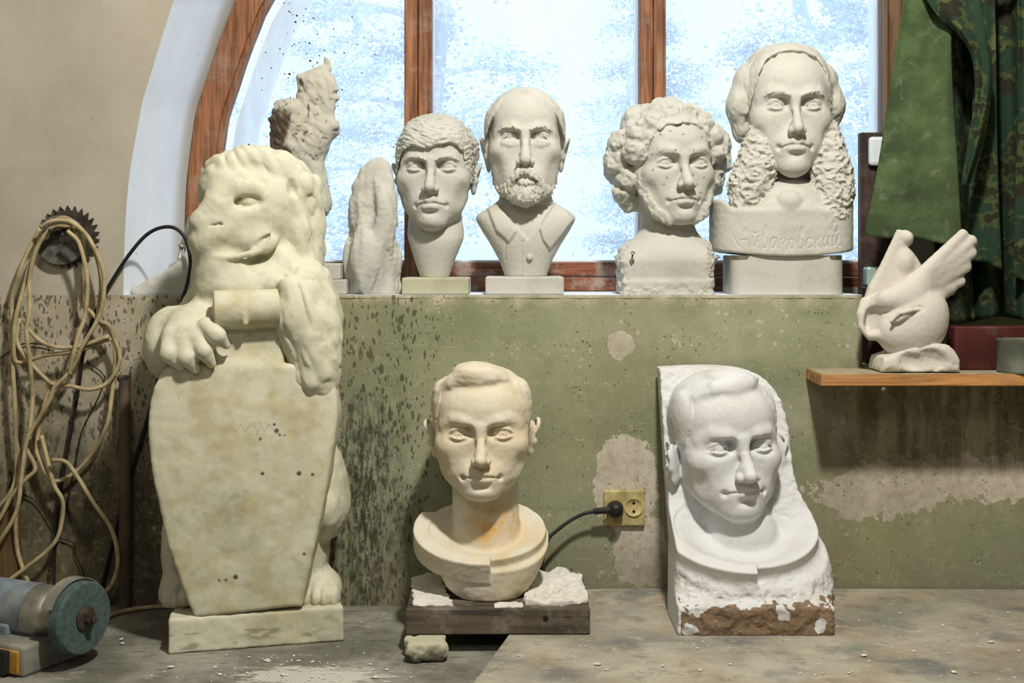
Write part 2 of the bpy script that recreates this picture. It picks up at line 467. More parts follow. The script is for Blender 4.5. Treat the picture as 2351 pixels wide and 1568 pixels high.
# ------------------------------------------------------------------------------------------------ bald man with a short beard
def bust_beard():
    H = Head(at(1206, 318, .022), 1.06, yaw=0, pitch=-3, low=1.14, top=1.02, jaw_w=1.0, eye_x=.0305, eye_a=.0130, eye_up=.0044, eye_lo=.0038, eye_tilt=-7, brow_z=.002, brow_tilt=-.002, bags=1.0, orbit=.95, fold=.9,
             eyebrow=.0035, eyebrow_n=1.4, nose_w=1.12, nose_t=.001, no_mouth=True, ear_x=.0735, ear_out=2, hollow=.75, ear_z=-.004, cheek=1.0, crease=.0075)
    def f(P):
        L = H.loc(P)
        h = face_field(L, H.o)
        z0 = L.copy(); z0[:, 2] = np.where(L[:, 2] < 0, L[:, 2] / 1.14, L[:, 2])
        # thin side hair
        line = [(-.09, -.03), (-.074, .02), (-.060, .055), (-.045, .085), (-.02, .100), (0, .096), (.02, .100), (.045, .085), (.060, .055), (.074, .02), (.09, -.03)]
        hs = hair_shell(z0, lambda q: .0030 + .0055 * sst(.055, .08, np.abs(q[:, 0])), line, -.008, -.06, .010)
        i = np.nonzero(np.abs(hs) < .02)[0]
        if len(i): hs[i] -= (fbm(L[i], (120, 60, 60), 2, 4) * .0009).astype(F32)
        d = smin(h.d, hs, .007)
        # beard and moustache
        b = Fld(z0); b.d = np.full(len(P), .5, F32)
        b.add(ell((0, -.0760, -.1020), (.0275, .025, .022)))
        b.add(ell((0, -.0850, -.0890), (.0245, .015, .018)), .01)
        for s in (1, -1):
            b.add(tube([(s * .004, -.1010, -.0590), (s * .016, -.0985, -.0630), (s * .027, -.0880, -.0740), (s * .031, -.0800, -.0860)], [.0075, .0085, .0085, .008]), .006)
            b.add(tube([(s * .030, -.075, -.090), (s * .046, -.050, -.088), (s * .058, -.030, -.070), (s * .0625, -.020, -.050)], [.013, .009, .0065, .004]), .010)
        b.add(tube([(-.011, -.0960, -.0775), (0, -.0985, -.0785), (.011, -.0960, -.0775)], .0055), .003)
        b.cut(tube([(-.024, -.0930, -.0750), (-.010, -.1040, -.0715), (0, -.1060, -.0705), (.010, -.1040, -.0715), (.024, -.0930, -.0750)], .0022), .003)
        i = np.nonzero(np.abs(b.d) < .02)[0]
        if len(i):
            q = z0[i]
            fl = np.stack([q[:, 0] * 190 + np.sin(q[:, 2] * 160) * .4, q[:, 1] * 100, q[:, 2] * 85 + np.abs(q[:, 0]) * 60], 1)
            lipm = np.exp(-(((q[:, 0]) / .012) ** 2 + ((q[:, 2] + .0775) / .0045) ** 2))
            b.d[i] -= ((fbm(fl, 1., 2, 2) * .0034 + fbm(q, 260, 1, 9) * .0008) * (1 - lipm)).astype(F32)
        d = smin(d, b.d, .003) * H.s
        B = Fld(P); B.d = d.astype(F32)
        cx = wx(1207, .09); zb = SILL + .037
        zs = [zb, wz(600, .08), wz(560, .08), wz(525, .08), wz(498, .08), wz(480, .085), wz(462, .09), wz(430, .1), wz(400, .1)]
        B.add(sweep(zs, [.0440, .0560, .0760, .0960, .1060, .0860, .0600, .0540, .052], [.036, .043, .050, .055, .054, .052, .050, .048, .045], [.088, .088, .088, .092, .098, .104, .108, .112, .115], [cx] * 9, n=2.3), .008)
        # shirt: neck opening, collar points, placket, button
        vx, vz = cx + .002, wz(552, .05)
        Vn = [(wx(1142, .06), wz(470, .06)), (wx(1212, .06), wz(552, .06)), (wx(1276, .06), wz(466, .06))]
        def shirt(p):
            x, z = p[:, 0], p[:, 2]
            fr = p[:, 1] < .10
            o = sst(.002, -.003, sdpoly(x, z, Vn)) * -.006
            a = sst(.005, -.003, sdpoly(x, z, [(wx(1120, .05), wz(478, .05)), (wx(1142, .05), wz(462, .05)), (wx(1166, .05), wz(500, .05)), (wx(1184, .05), wz(532, .05)), (wx(1168, .05), wz(556, .05)), (wx(1140, .05), wz(530, .05))])) * .0055
            c = sst(.0022, -.0030, sdpoly(x, z, [(wx(1300, .05), wz(480, .05)), (wx(1276, .05), wz(462, .05)), (wx(1252, .05), wz(500, .05)), (wx(1238, .05), wz(526, .05)), (wx(1246, .05), wz(552, .05)), (wx(1263, .05), wz(573, .05)), (wx(1286, .05), wz(545, .05)), (wx(1318, .05), wz(505, .05))])) * .0055
            pl = -.0018 * np.exp(-((x - wx(1198, .05) - .006 * sst(wz(560, .05), wz(540, .05), z)) / .0016) ** 2) * (z < wz(552, .05))
            pl = pl - .0012 * np.exp(-((x - wx(1160, .05)) / .002) ** 2) * (z < wz(545, .05)) * (z > wz(600, .05))
            return (o + a + c + pl) * fr
        B.disp((cx, .06, wz(540, .05)), .14, shirt)
        near_noise(B.d, P, .0003, 110, 2, 5, .01)
        return B.d
    lo, hi = (wx(1086, .03), -.03, SILL + .037), (wx(1332, .03), .25, wz(184, .12))
    return f, lo, hi, .00138

# ------------------------------------------------------------------------------------------------ curly-haired man with side whiskers, head turned
def bust_curly():
    H = Head(at(1569, 376, .012), 1.10, yaw=11, pitch=0, roll=-1, top=.93, low=.96, jaw_w=.94, eye_x=.0345, eye_a=.0135, eye_up=.0072, eye_lo=.0056, brow_z=.0035, brow_tilt=.004, lips=1.25, fold=.3,
             eyebrow=.0008, ear=0, nose_w=1.05, nose_t=.002, cheek=.9, chin=.0, iris_d=.9, mouth_w=1.05, orbit=.9)
    rs = random.Random(5)
    cl = []
    # locks around the face, then further back
    for k in range(8):
        a = math.radians(2 + 176 * k / 7); r = rs.uniform(.0225, .0275)
        cl.append((.079 * math.cos(a), -.034 + .006 * rs.random() - .012 * math.sin(a), .026 + .068 * math.sin(a), r, rs.choice((1, -1))))
    for k in range(10):
        a = math.radians(-36 + 252 * k / 9); r = rs.uniform(.026, .033)
        cl.append((.101 * math.cos(a), .000 + .016 * rs.random(), .020 + .072 * math.sin(a), r, rs.choice((1, -1))))
    for k in range(9):
        a = math.radians(-45 + 270 * k / 8)
        cl.append((.094 * math.cos(a), .045 + .010 * rs.random(), .012 + .080 * math.sin(a), rs.uniform(.026, .032), rs.choice((1, -1))))
    cl += [(-.084, -.006, -.022, .024, 1), (-.092, .012, -.048, .022, -1), (.082, -.004, -.014, .022, -1), (.088, .012, -.038, .022, 1), (-.076, .030, -.066, .022, 1), (.072, .03, -.058, .02, 1),
           (0, -.03, .088, .030, 1), (-.03, -.02, .094, .028, -1), (.03, -.02, .094, .028, 1), (0, .02, .100, .04, 1), (-.05, .03, .085, .04, 1), (.05, .03, .085, .04, 1)]
    def f(P):
        L = H.loc(P)
        h = face_field(L, H.o)
        line = [(-.09, -.03), (-.066, .01), (-.060, .040), (-.048, .062), (-.028, .074), (0, .078), (.028, .074), (.048, .062), (.060, .040), (.066, .01), (.09, -.03)]
        hs = hair_shell(L, .004, line, .008, -.075, .006)
        c = Fld(L); c.d = hs.astype(F32)
        curls(c, cl, .0030, 1.5, .008)
        i = np.nonzero(np.abs(c.d) < .02)[0]
        if len(i): c.d[i] -= (fbm(L[i], 60, 2, 3) * .0030).astype(F32)
        # whiskers along the jaw
        w = Fld(L)
        for s in (1, -1):
            w.add(tube([(s * .068, -.022, .000), (s * .064, -.034, -.030), (s * .056, -.044, -.062), (s * .043, -.058, -.090), (s * .026, -.070, -.106)], [.012, .0155, .0165, .0145, .009]), .006)
        i = np.nonzero(np.abs(w.d) < .02)[0]
        if len(i):
            q = L[i]
            w.d[i] -= (fbm(np.stack([q[:, 0] * 120 + q[:, 2] * 60, q[:, 1] * 120 + q[:, 2] * 40, q[:, 2] * 70], 1), 1., 2, 2) * .0026).astype(F32)
        d = smin(smin(h.d, w.d, .008), c.d, .004) * H.s
        B = Fld(P); B.d = d.astype(F32)
        B.add(cap(H.w(-.004, .018, -.06), at(1537, 590, .10), .056, .060), .02)
        cx = wx(1526, .07); hw = wx(1637, .02) - wx(1526, .02)
        B.add(box((cx, .080, SILL + .038), (hw - .004, .066, .050), .022), .045)
        B.add(ell((wx(1530, .08), .085, SILL + .085), (.096, .060, .044)), .035)
        B.add(box((cx, .078, SILL + .012), (hw - .008, .068, .018), .006), .01)
        def rough(p):
            e = sst(.065, .1, np.abs(p[:, 0] - cx)) + sst(SILL + .03, SILL + .0, p[:, 2])
            return fbm(p, 55, 3, 11) * .0055 * np.clip(e, 0, 1)
        B.disp((cx, .05, SILL + .05), .17, rough)
        near_noise(B.d, P, .0003, 110, 2, 5, .01)
        return B.d
    lo, hi = (wx(1390, .03), -.035, SILL), (wx(1690, .03), .25, wz(220, .12))
    X = [(1518, 308), (1569, 308), (1615, 313), (1487, 330), (1484, 347), (1499, 354), (1475, 378), (1500, 390), (1532, 408), (1525, 423), (1594, 400), (1620, 406), (1604, 422), (1613, 441), (1540, 300), (1550, 345), (1592, 345)]
    def paint(v):
        d = np.zeros(len(v)); fr = v[:, 1] < .06
        for a, b in X:
            x, z = np.abs(v[:, 0] - wx(a, .0)), np.abs(v[:, 2] - wz(b, .0))
            d = np.maximum(d, ((np.maximum(x, z) < .0030) & (np.minimum(x, z) < .0007)) * .75 * fr)
        return {'dark': d}
    return f, lo, hi, .0014, paint

# ------------------------------------------------------------------------------------------------ large bust with huge side whiskers and a carved name
NAME = [  # handwriting strokes in letter units, x to the right, y up
    ([(0, .55), (.15, .2), (.3, .0)], [(.3, 0), (.55, .7), (.8, 1.35), (.85, .6), (.95, 0)], [(.35, .45), (.85, .5)]),
    ([(1.25, .75), (1.22, .2), (1.3, .05), (1.5, .3), (1.62, .75), (1.6, .1), (1.7, .05)], [(1.3, 1.05), (1.42, .95), (1.55, 1.08)]),
    ([(1.95, 0), (2.0, .9), (2.12, 1.5), (2.22, 1.3), (2.1, .75), (2.28, .6), (2.25, .15), (2.05, .02), (1.95, .15)],),
    ([(2.95, .65), (2.7, .75), (2.55, .35), (2.65, .02), (2.85, .2), (2.97, .7), (2.95, .15), (3.08, .05)],),
    ([(3.3, .6), (3.45, .75), (3.62, .55), (3.42, .35), (3.62, .1), (3.5, -.35), (3.28, -.6)],),
    ([(4.15, .65), (3.92, .6), (3.88, .2), (4.05, 0), (4.25, .25), (4.2, .6), (4.05, .7)],),
    ([(4.55, 0), (4.62, .9), (4.78, 1.45), (4.86, 1.2), (4.68, .7), (4.9, .55), (4.86, .12), (4.66, .02), (4.55, .15)],),
    ([(5.5, .6), (5.3, .7), (5.15, .35), (5.28, .02), (5.5, .15)],),
    ([(5.82, .75), (5.8, 0)], [(6.15, .75), (5.84, .38), (6.15, .02)],),
    ([(6.45, .75), (6.42, .2), (6.5, .05), (6.7, .3), (6.82, .78), (6.8, .1), (6.92, .05)],),
    ([(7.15, .75), (7.12, .2), (7.2, .05), (7.42, .35), (7.55, .82), (7.52, .1), (7.66, .05)], [(7.25, 1.08), (7.38, .98), (7.52, 1.12)]),
]
def bust_whiskers():
    H = Head(at(1825, 243, .020), 1.20, yaw=-1, pitch=-2, top=1.0, jaw_w=.86, eye_x=.0318, eye_a=.0132, eye_up=.0062, eye_lo=.0048, temple=0, brow_z=.0025, lips=1.2, fold=.25, smile=.001,
             eyebrow=.0022, ear=0, nose_w=.88, nose_l=.003, cheek=.9, chin=.002, mouth_w=.95, iris_d=1.1)
    def f(P):
        L = H.loc(P)
        h = face_field(L, H.o)
        line = [(-.1, -.05), (-.072, .0), (-.066, .030), (-.058, .060), (-.044, .086), (-.022, .098), (0, .100), (.022, .098), (.044, .086), (.058, .060), (.066, .030), (.072, .0), (.1, -.05)]
        c = Fld(L); c.d = hair_shell(L, lambda q: .0045 + .0040 * sst(.05, .09, q[:, 2]), line, .004, -.085, .005).astype(F32)
        for s in (1, -1):
            c.add(ell((s * .072, .000, .050), (.022, .036, .036)), .014)
            c.add(ell((s * .083, .000, .012), (.024, .036, .034)), .014)
            c.add(ell((s * .077, .010, -.024), (.018, .030, .030)), .012)
        c.add(ell((0, .0, .100), (.060, .052, .017)), .02)
        i = np.nonzero(np.abs(c.d) < .02)[0]
        if len(i):
            q = L[i]
            fl = np.stack([q[:, 0] * 50, q[:, 1] * 120 - q[:, 2] * 20, q[:, 2] * 50 + q[:, 1] * 40], 1)
            c.d[i] -= (fbm(fl, 1., 2, 6) * .0014).astype(F32)
        d = smin(h.d, c.d, .005) * H.s
        B = Fld(P); B.d = d.astype(F32)
        cx = wx(1812, .08)
        B.add(cap(H.w(0, .018, -.06), H.w(0, .012, -.17), .058, .064), .02)
        # block carrying the name
        zt, zb = wz(478, .02), wz(588, .02)
        hw = (wx(1975, .02) - wx(1648, .02)) / 2; cxb = wx(1811.5, .02)
        def block(p):
            x, y, z = p[:, 0] - cxb, p[:, 1] - .108, p[:, 2]
            q = (np.abs(x / hw) ** 3.2 + np.abs(y / .108) ** 3.2) ** (1 / 3.2)
            dd = (q - 1) * .108
            side = np.clip(np.abs(x) / hw, 0, 1)
            top = z - (zt + .022 * sst(.75, .95, side) + .012 * (side < .6) * 0)
            under = (zb + .012 * side * side) - z
            return smax(smax(dd, top, .010), under, .006)
        B.add(fn(block), .006)
        # foot under the block
        # coat, stock and bow at the throat
        B.add(ell((cx, .085, wz(470, .05)), (.098, .080, .055)), .02)
        bw = at(1812, 462, .012)
        B.add(ell(bw, (.026, .018, .022)), .006)
        for s in (1, -1): B.add(ell(bw + V3(s * .040, .008, -.014), (.028, .014, .017), rot(0, s * 25, 0)), .006)
        B.add(ell(bw + V3(0, .016, -.018), (.066, .022, .020)), .01)
        # the two whisker masses
        w = Fld(P)
        for chain in ([(1745, 300, .045, .022), (1742, 340, .028, .034), (1735, 385, .018, .043), (1722, 430, .016, .045), (1716, 465, .018, .038), (1738, 492, .016, .020)],
                      [(1902, 300, .045, .022), (1902, 345, .030, .034), (1908, 395, .018, .042), (1912, 440, .012, .043), (1908, 485, .010, .036), (1900, 515, .010, .022)]):
            pts = [at(a, b, y + r) for a, b, y, r in chain]
            w.add(tube(pts, [r for *_, r in chain]), .01)
        i = np.nonzero(np.abs(w.d) < .03)[0]
        if len(i):
            q = P[i]
            n1 = fbm(q, (48, 48, 62), 1, 21); n2 = fbm(q, (105, 105, 120), 2, 25)
            w.d[i] -= (-np.abs(n1) * .011 + .004 + n2 * .0035).astype(F32)
        B.d = smin(B.d, w.d, .004)
        # carved name
        u0, u1 = wx(1690, 0), wx(1932, 0); sc = (u1 - u0) / 7.5
        for let in NAME:
            for st in let:
                S = spl(st, 4) if len(st) > 2 else np.array(st, float)
                X = u0 + S[:, 0] * sc * .98; Z = wz(572, 0) + S[:, 1] * sc * 1.05 + (S[:, 0] - 3.8) ** 2 * .0004
                x = (X - cxb) / hw
                Yf = .108 - .108 * (1 - np.abs(x) ** 3.2) ** (1 / 3.2)
                B.cut(tube(np.stack([X, Yf, Z], 1), .0015), .0015)
        near_noise(B.d, P, .0004, 80, 2, 5, .01)
        return B.d
    lo, hi = (wx(1640, .03), -.03, SILL + .066), (wx(1985, .03), .26, wz(90, .12))
    return f, lo, hi, .0015
# ------------------------------------------------------------------------------------------------ bust on the plank: smooth swept hair, round collar
def collar(P, c, tilt, rx, ry, xstep, th=.022, deep=.016):
    """shallow ring round a neck; its left half overlaps the right one at xstep"""
    q = (P - c) @ rot(tilt, 0, 0)
    x, y, z = q[:, 0], q[:, 1], q[:, 2]
    rho = np.sqrt((x / rx) ** 2 + (y / ry) ** 2)
    rim = (rho - 1) * min(rx, ry)
    bowl = smax(smax(rim, z + deep * sst(1., .45, rho), .004), -z - max(th * 1.4, deep + .016), .006)
    lip = smax(np.abs(rim - .004) - .013, np.abs(z + th - .003) - th, .004)
    lip = smax(lip, np.maximum(x - xstep, y - .5 * ry), .002)
    return smin(bowl, lip, .003)

def bust_plank():
    H = Head(at(1104, 1000, -.275), 1.19, yaw=0, pitch=-1, wide=1.04, temple=0, ridge=.72, roll=-.7, top=.84, low=.90, jaw_w=.98, eye_x=.0330, eye_a=.0134, eye_y=.0008, eye_up=.0066, eye_lo=.0044, eye_tilt=4, brow_z=.0022, brow_tilt=.003, lips=1.12, fold=.15, chin=-.004,
             eyebrow=.0003, orbit=1.0, mouth_w=.92, smile=.0012, ear_x=.0735, ear_out=20, ear_z=-.006, ear=1.06, cheek=1.0, nose_w=.86)
    def f(P):
        L = H.loc(P)
        h = face_field(L, H.o)
        q = L.copy(); q[:, 2] = np.where(L[:, 2] > .03, .03 + (L[:, 2] - .03) / .84, L[:, 2])
        line = [(-.085, -.04), (-.070, .0), (-.066, .030), (-.060, .062), (-.050, .074), (-.025, .085), (0, .083), (.028, .090), (.050, .080), (.058, .062), (.066, .030), (.070, .0), (.085, -.04)]
        th = lambda p: .0012 + .0040 * sst(.06, .095, p[:, 2])
        c = Fld(q); c.d = hair_shell(q, th, line, .010, -.07, .022).astype(F32)
        # swept quiff
        c.add(tube([(-.058, -.036, .074), (-.040, -.054, .092), (-.016, -.064, .100), (.010, -.062, .097), (.030, -.050, .098)], [.004, .0115, .0140, .0120, .004]), .016)
        c.add(ell((-.006, -.040, .110), (.034, .040, .016), rot(0, 8, 0)), .022)
        for s in (1, -1): c.add(ell((s * .063, -.012, .058), (.011, .026, .030)), .018)
        i = np.nonzero(np.abs(c.d) < .02)[0]
        if len(i): c.d[i] -= (fbm(np.stack([q[i, 0] * 40 + q[i, 2] * 30, q[i, 1] * 30, q[i, 2] * 60], 1), 1., 2, 4) * .0009).astype(F32)
        d = smin(h.d, c.d, .0065) * H.s
        B = Fld(P); B.d = d.astype(F32)
        cc = at(1113, 1212, -.195)
        B.add(cap(H.w(0, .020, -.055), cc + V3(.004, .02, -.03), .060, .068), .02)
        for s in (1, -1):
            pass
        zb = .047
        zs = [zb, wz(1350, -.25), wz(1300, -.22), wz(1255, -.2), wz(1215, -.2)]
        B.add(sweep(zs, [.064, .082, .098, .112, .124], [.066, .072, .082, .092, .098], [-.212, -.21, -.205, -.2, -.195], [wx(1122, -.25), wx(1120, -.25), wx(1124, -.22), wx(1122, -.2), wx(1116, -.2)], n=2.3), .004)
        up = fn(lambda p: -(((p - cc) @ rot(23, 0, 0))[:, 2] + .014))
        B2 = Fld(P)
        B2.add(fn(lambda p: collar(p, cc, 23, .117, .100, wx(1125, -.3) - cc[0])), 0)
        body = B.d
        # everything outside the neck above the collar plane is trimmed
        z = ((P - cc) @ rot(23, 0, 0))
        rho = np.sqrt((z[:, 0] / .129) ** 2 + (z[:, 1] / .108) ** 2)
        colm = Fld(P); colm.add(sweep(zs, [.064, .082, .098, .112, .124], [.066, .072, .082, .092, .098], [-.212, -.21, -.205, -.2, -.195], [wx(1122, -.25), wx(1120, -.25), wx(1124, -.22), wx(1122, -.2), wx(1116, -.2)], n=2.3), 0)
        colm.d = smax(colm.d, z[:, 2] + .02, .004)
        N = Fld(P); N.d = d.astype(F32)
        N.add(cap(H.w(0, .020, -.055), cc + V3(.004, .02, -.03), .060, .066), .02)
        o = smin(smin(N.d, B2.d, .012), colm.d, .006)
        near_noise(o, P, .0005, 70, 2, 5, .01)
        return o.astype(F32)
    def paint(v):
        st = np.exp(-(((v[:, 0] - wx(1135, -.27)) / .045) ** 2 + ((v[:, 2] - wz(1215, -.27)) / .045) ** 2)) * (.75 + fbm(v, 30, 3)) + .30 * np.clip(.35 + fbm(v, 9, 3, 5), 0, 1)
        return {'stain': np.clip(st, 0, 1)}
    lo, hi = (wx(925, -.3), -.345, .047), (wx(1285, -.2), -.05, wz(822, -.25))
    return f, lo, hi, .0015, paint

# ------------------------------------------------------------------------------------------------ relief portrait leaning on the wall
def bust_relief():
    H = Head(at(1704, 1031, -.235), 1.30, yaw=11, pitch=-2, roll=-2, temple=0, ridge=.8, mouth_z=.005, top=.90, low=.92, jaw_w=1.06, eye_x=.0335, eye_a=.0122, eye_y=.0016, eye_up=.0058, eye_lo=.0044, brow_z=.001, brow_tilt=.001, lips=.95, fold=.15,
             eyebrow=0, orbit=1.15, mouth_w=1.0, chin=-.004, smile=.0005, ear_x=.0800, ear_y=-.016, ear_out=34, ear_z=-.014, ear=1.10, iris=False, nose_w=1.02, cheek=1.05)
    Y0, TN = -.235, .36
    def pl(px, py):
        a = (py - HOR) / FPX
        z = (CAM_Z - a * (Y0 - CAM_Y)) / (1 + a * TN)
        return (wx(px, Y0 + z * TN), z)
    OUT = [pl(*p) for p in spl([(1513, 846), (1580, 842), (1650, 842), (1720, 852), (1775, 890), (1804, 950), (1817, 1030), (1824, 1090), (1848, 1160), (1874, 1230), (1890, 1320), (1912, 1400)], 4)] + [pl(1917, 1475), pl(1549, 1475), pl(1541, 1250), pl(1526, 1050)]
    al = math.atan(TN); nrm = V3(0, -math.cos(al), math.sin(al))
    P0 = V3(0, Y0, 0)
    def f(P):
        L = H.loc(P)
        h = face_field(L, H.o)
        q = L.copy(); q[:, 2] = np.where(L[:, 2] > .03, .03 + (L[:, 2] - .03) / .9, L[:, 2])
        line = [(-.085, -.04), (-.070, .0), (-.066, .030), (-.060, .060), (-.050, .072), (-.025, .082), (0, .078), (.028, .086), (.050, .076), (.058, .060), (.066, .030), (.070, .0), (.085, -.04)]
        c = Fld(q); c.d = hair_shell(q, lambda p: .0012 + .0035 * sst(.06, .095, p[:, 2]), line, .004, -.07, .022).astype(F32)
        c.add(tube([(-.050, -.046, .080), (-.028, -.060, .093), (-.004, -.064, .096), (.022, -.058, .100), (.042, -.040, .104)], [.007, .013, .015, .012, .005]), .010)
        c.add(ell((.004, -.030, .110), (.030, .036, .012)), .012)
        for s in (1, -1): c.add(ell((s * .064, -.012, .056), (.011, .026, .030)), .018)
        d = smin(h.d, c.d, .0065) * H.s
        B = Fld(P); B.d = d.astype(F32)
        cc = at(1706, 1206, -.205)
        B.add(cap(H.w(0, .030, -.055), cc + V3(.006, .045, -.03), .060, .070), .015)
        w = (P - P0) @ nrm
        slab = smax(sdpoly(P[:, 0], P[:, 2], OUT).astype(F32) * .95, np.abs(w + .025) - .025, .006)
        i = np.nonzero((np.abs(slab) < .03) & (w > -.02))[0]
        if len(i): slab[i] -= (fbm(P[i], 60, 3, 31) * .0022).astype(F32)
        B.d = smin(B.d, slab, .008)
        # chest below the collar down to the rough foot
        ch = Fld(P)
        ch.add(ell(at(1705, 1270, -.19), (.150, .128, .105)))
        ch.add(ell(at(1800, 1340, -.2), (.085, .09, .09)), .05)
        ch.add(ell(at(1620, 1350, -.2), (.07, .085, .09)), .05)
        ch.add(box(V3((wx(1550, -.32) + wx(1915, -.32)) / 2, -.222, .022), ((wx(1915, -.32) - wx(1550, -.32)) / 2, .106, .030), .006), .05)
        zc = ((P - cc) @ rot(28, 0, 0))
        ch.d = smax(ch.d, zc[:, 2] + .034, .006)
        rg = sst(wz(1285, -.25), wz(1330, -.28), P[:, 2])
        i = np.nonzero(np.abs(ch.d) < .03)[0]
        if len(i): ch.d[i] -= (fbm(P[i], 45, 4, 12) * .0036 * rg[i]).astype(F32)
        o = smin(B.d, ch.d, .006)
        co = collar(P, cc, 28, .142, .118, wx(1735, -.3) - cc[0], .018, .034)
        o = smin(o, co, .018)
        # flat back, flat underside, and nothing past the left edge of the slab
        o = smax(o, -(w + .050), .003); o = smax(o, -P[:, 2], .002)
        o = smax(o, (np.interp(P[:, 2], [pl(1549, 1475)[1], pl(1541, 1250)[1], pl(1526, 1050)[1], pl(1513, 846)[1]], [wx(1548, -.3), pl(1541, 1250)[0], pl(1526, 1050)[0], pl(1513, 846)[0]]) - P[:, 0]).astype(F32), .004)
        near_noise(o, P, .0004, 70, 2, 5, .01)
        return o.astype(F32)
    def paint(v):
        n = fbm(v, 28, 3, 3)
        top = .050 + n * .014 + fbm(v, 90, 2, 6) * .007 - .010 * np.exp(-((v[:, 0] - wx(1600, -.32)) / .02) ** 2)
        st = (v[:, 2] < top) & (v[:, 1] < -.20) & (v[:, 0] > wx(1562, -.32))
        blob = np.zeros(len(v))
        for (a, b, r) in ((1582, 1440, .014), (1795, 1406, .011), (1874, 1436, .012)):
            blob = np.maximum(blob, ((v[:, 0] - wx(a, -.32)) ** 2 + (v[:, 2] - wz(b, -.32)) ** 2 < (r * .8 * (1 + 1.6 * n)) ** 2))
        return {'brown': np.clip(st * (1 - blob), 0, 1)}
    lo, hi = (wx(1500, -.3), -.345, -.004), (wx(1930, -.3), .0, wz(830, -.1))
    return f, lo, hi, .0015, paint

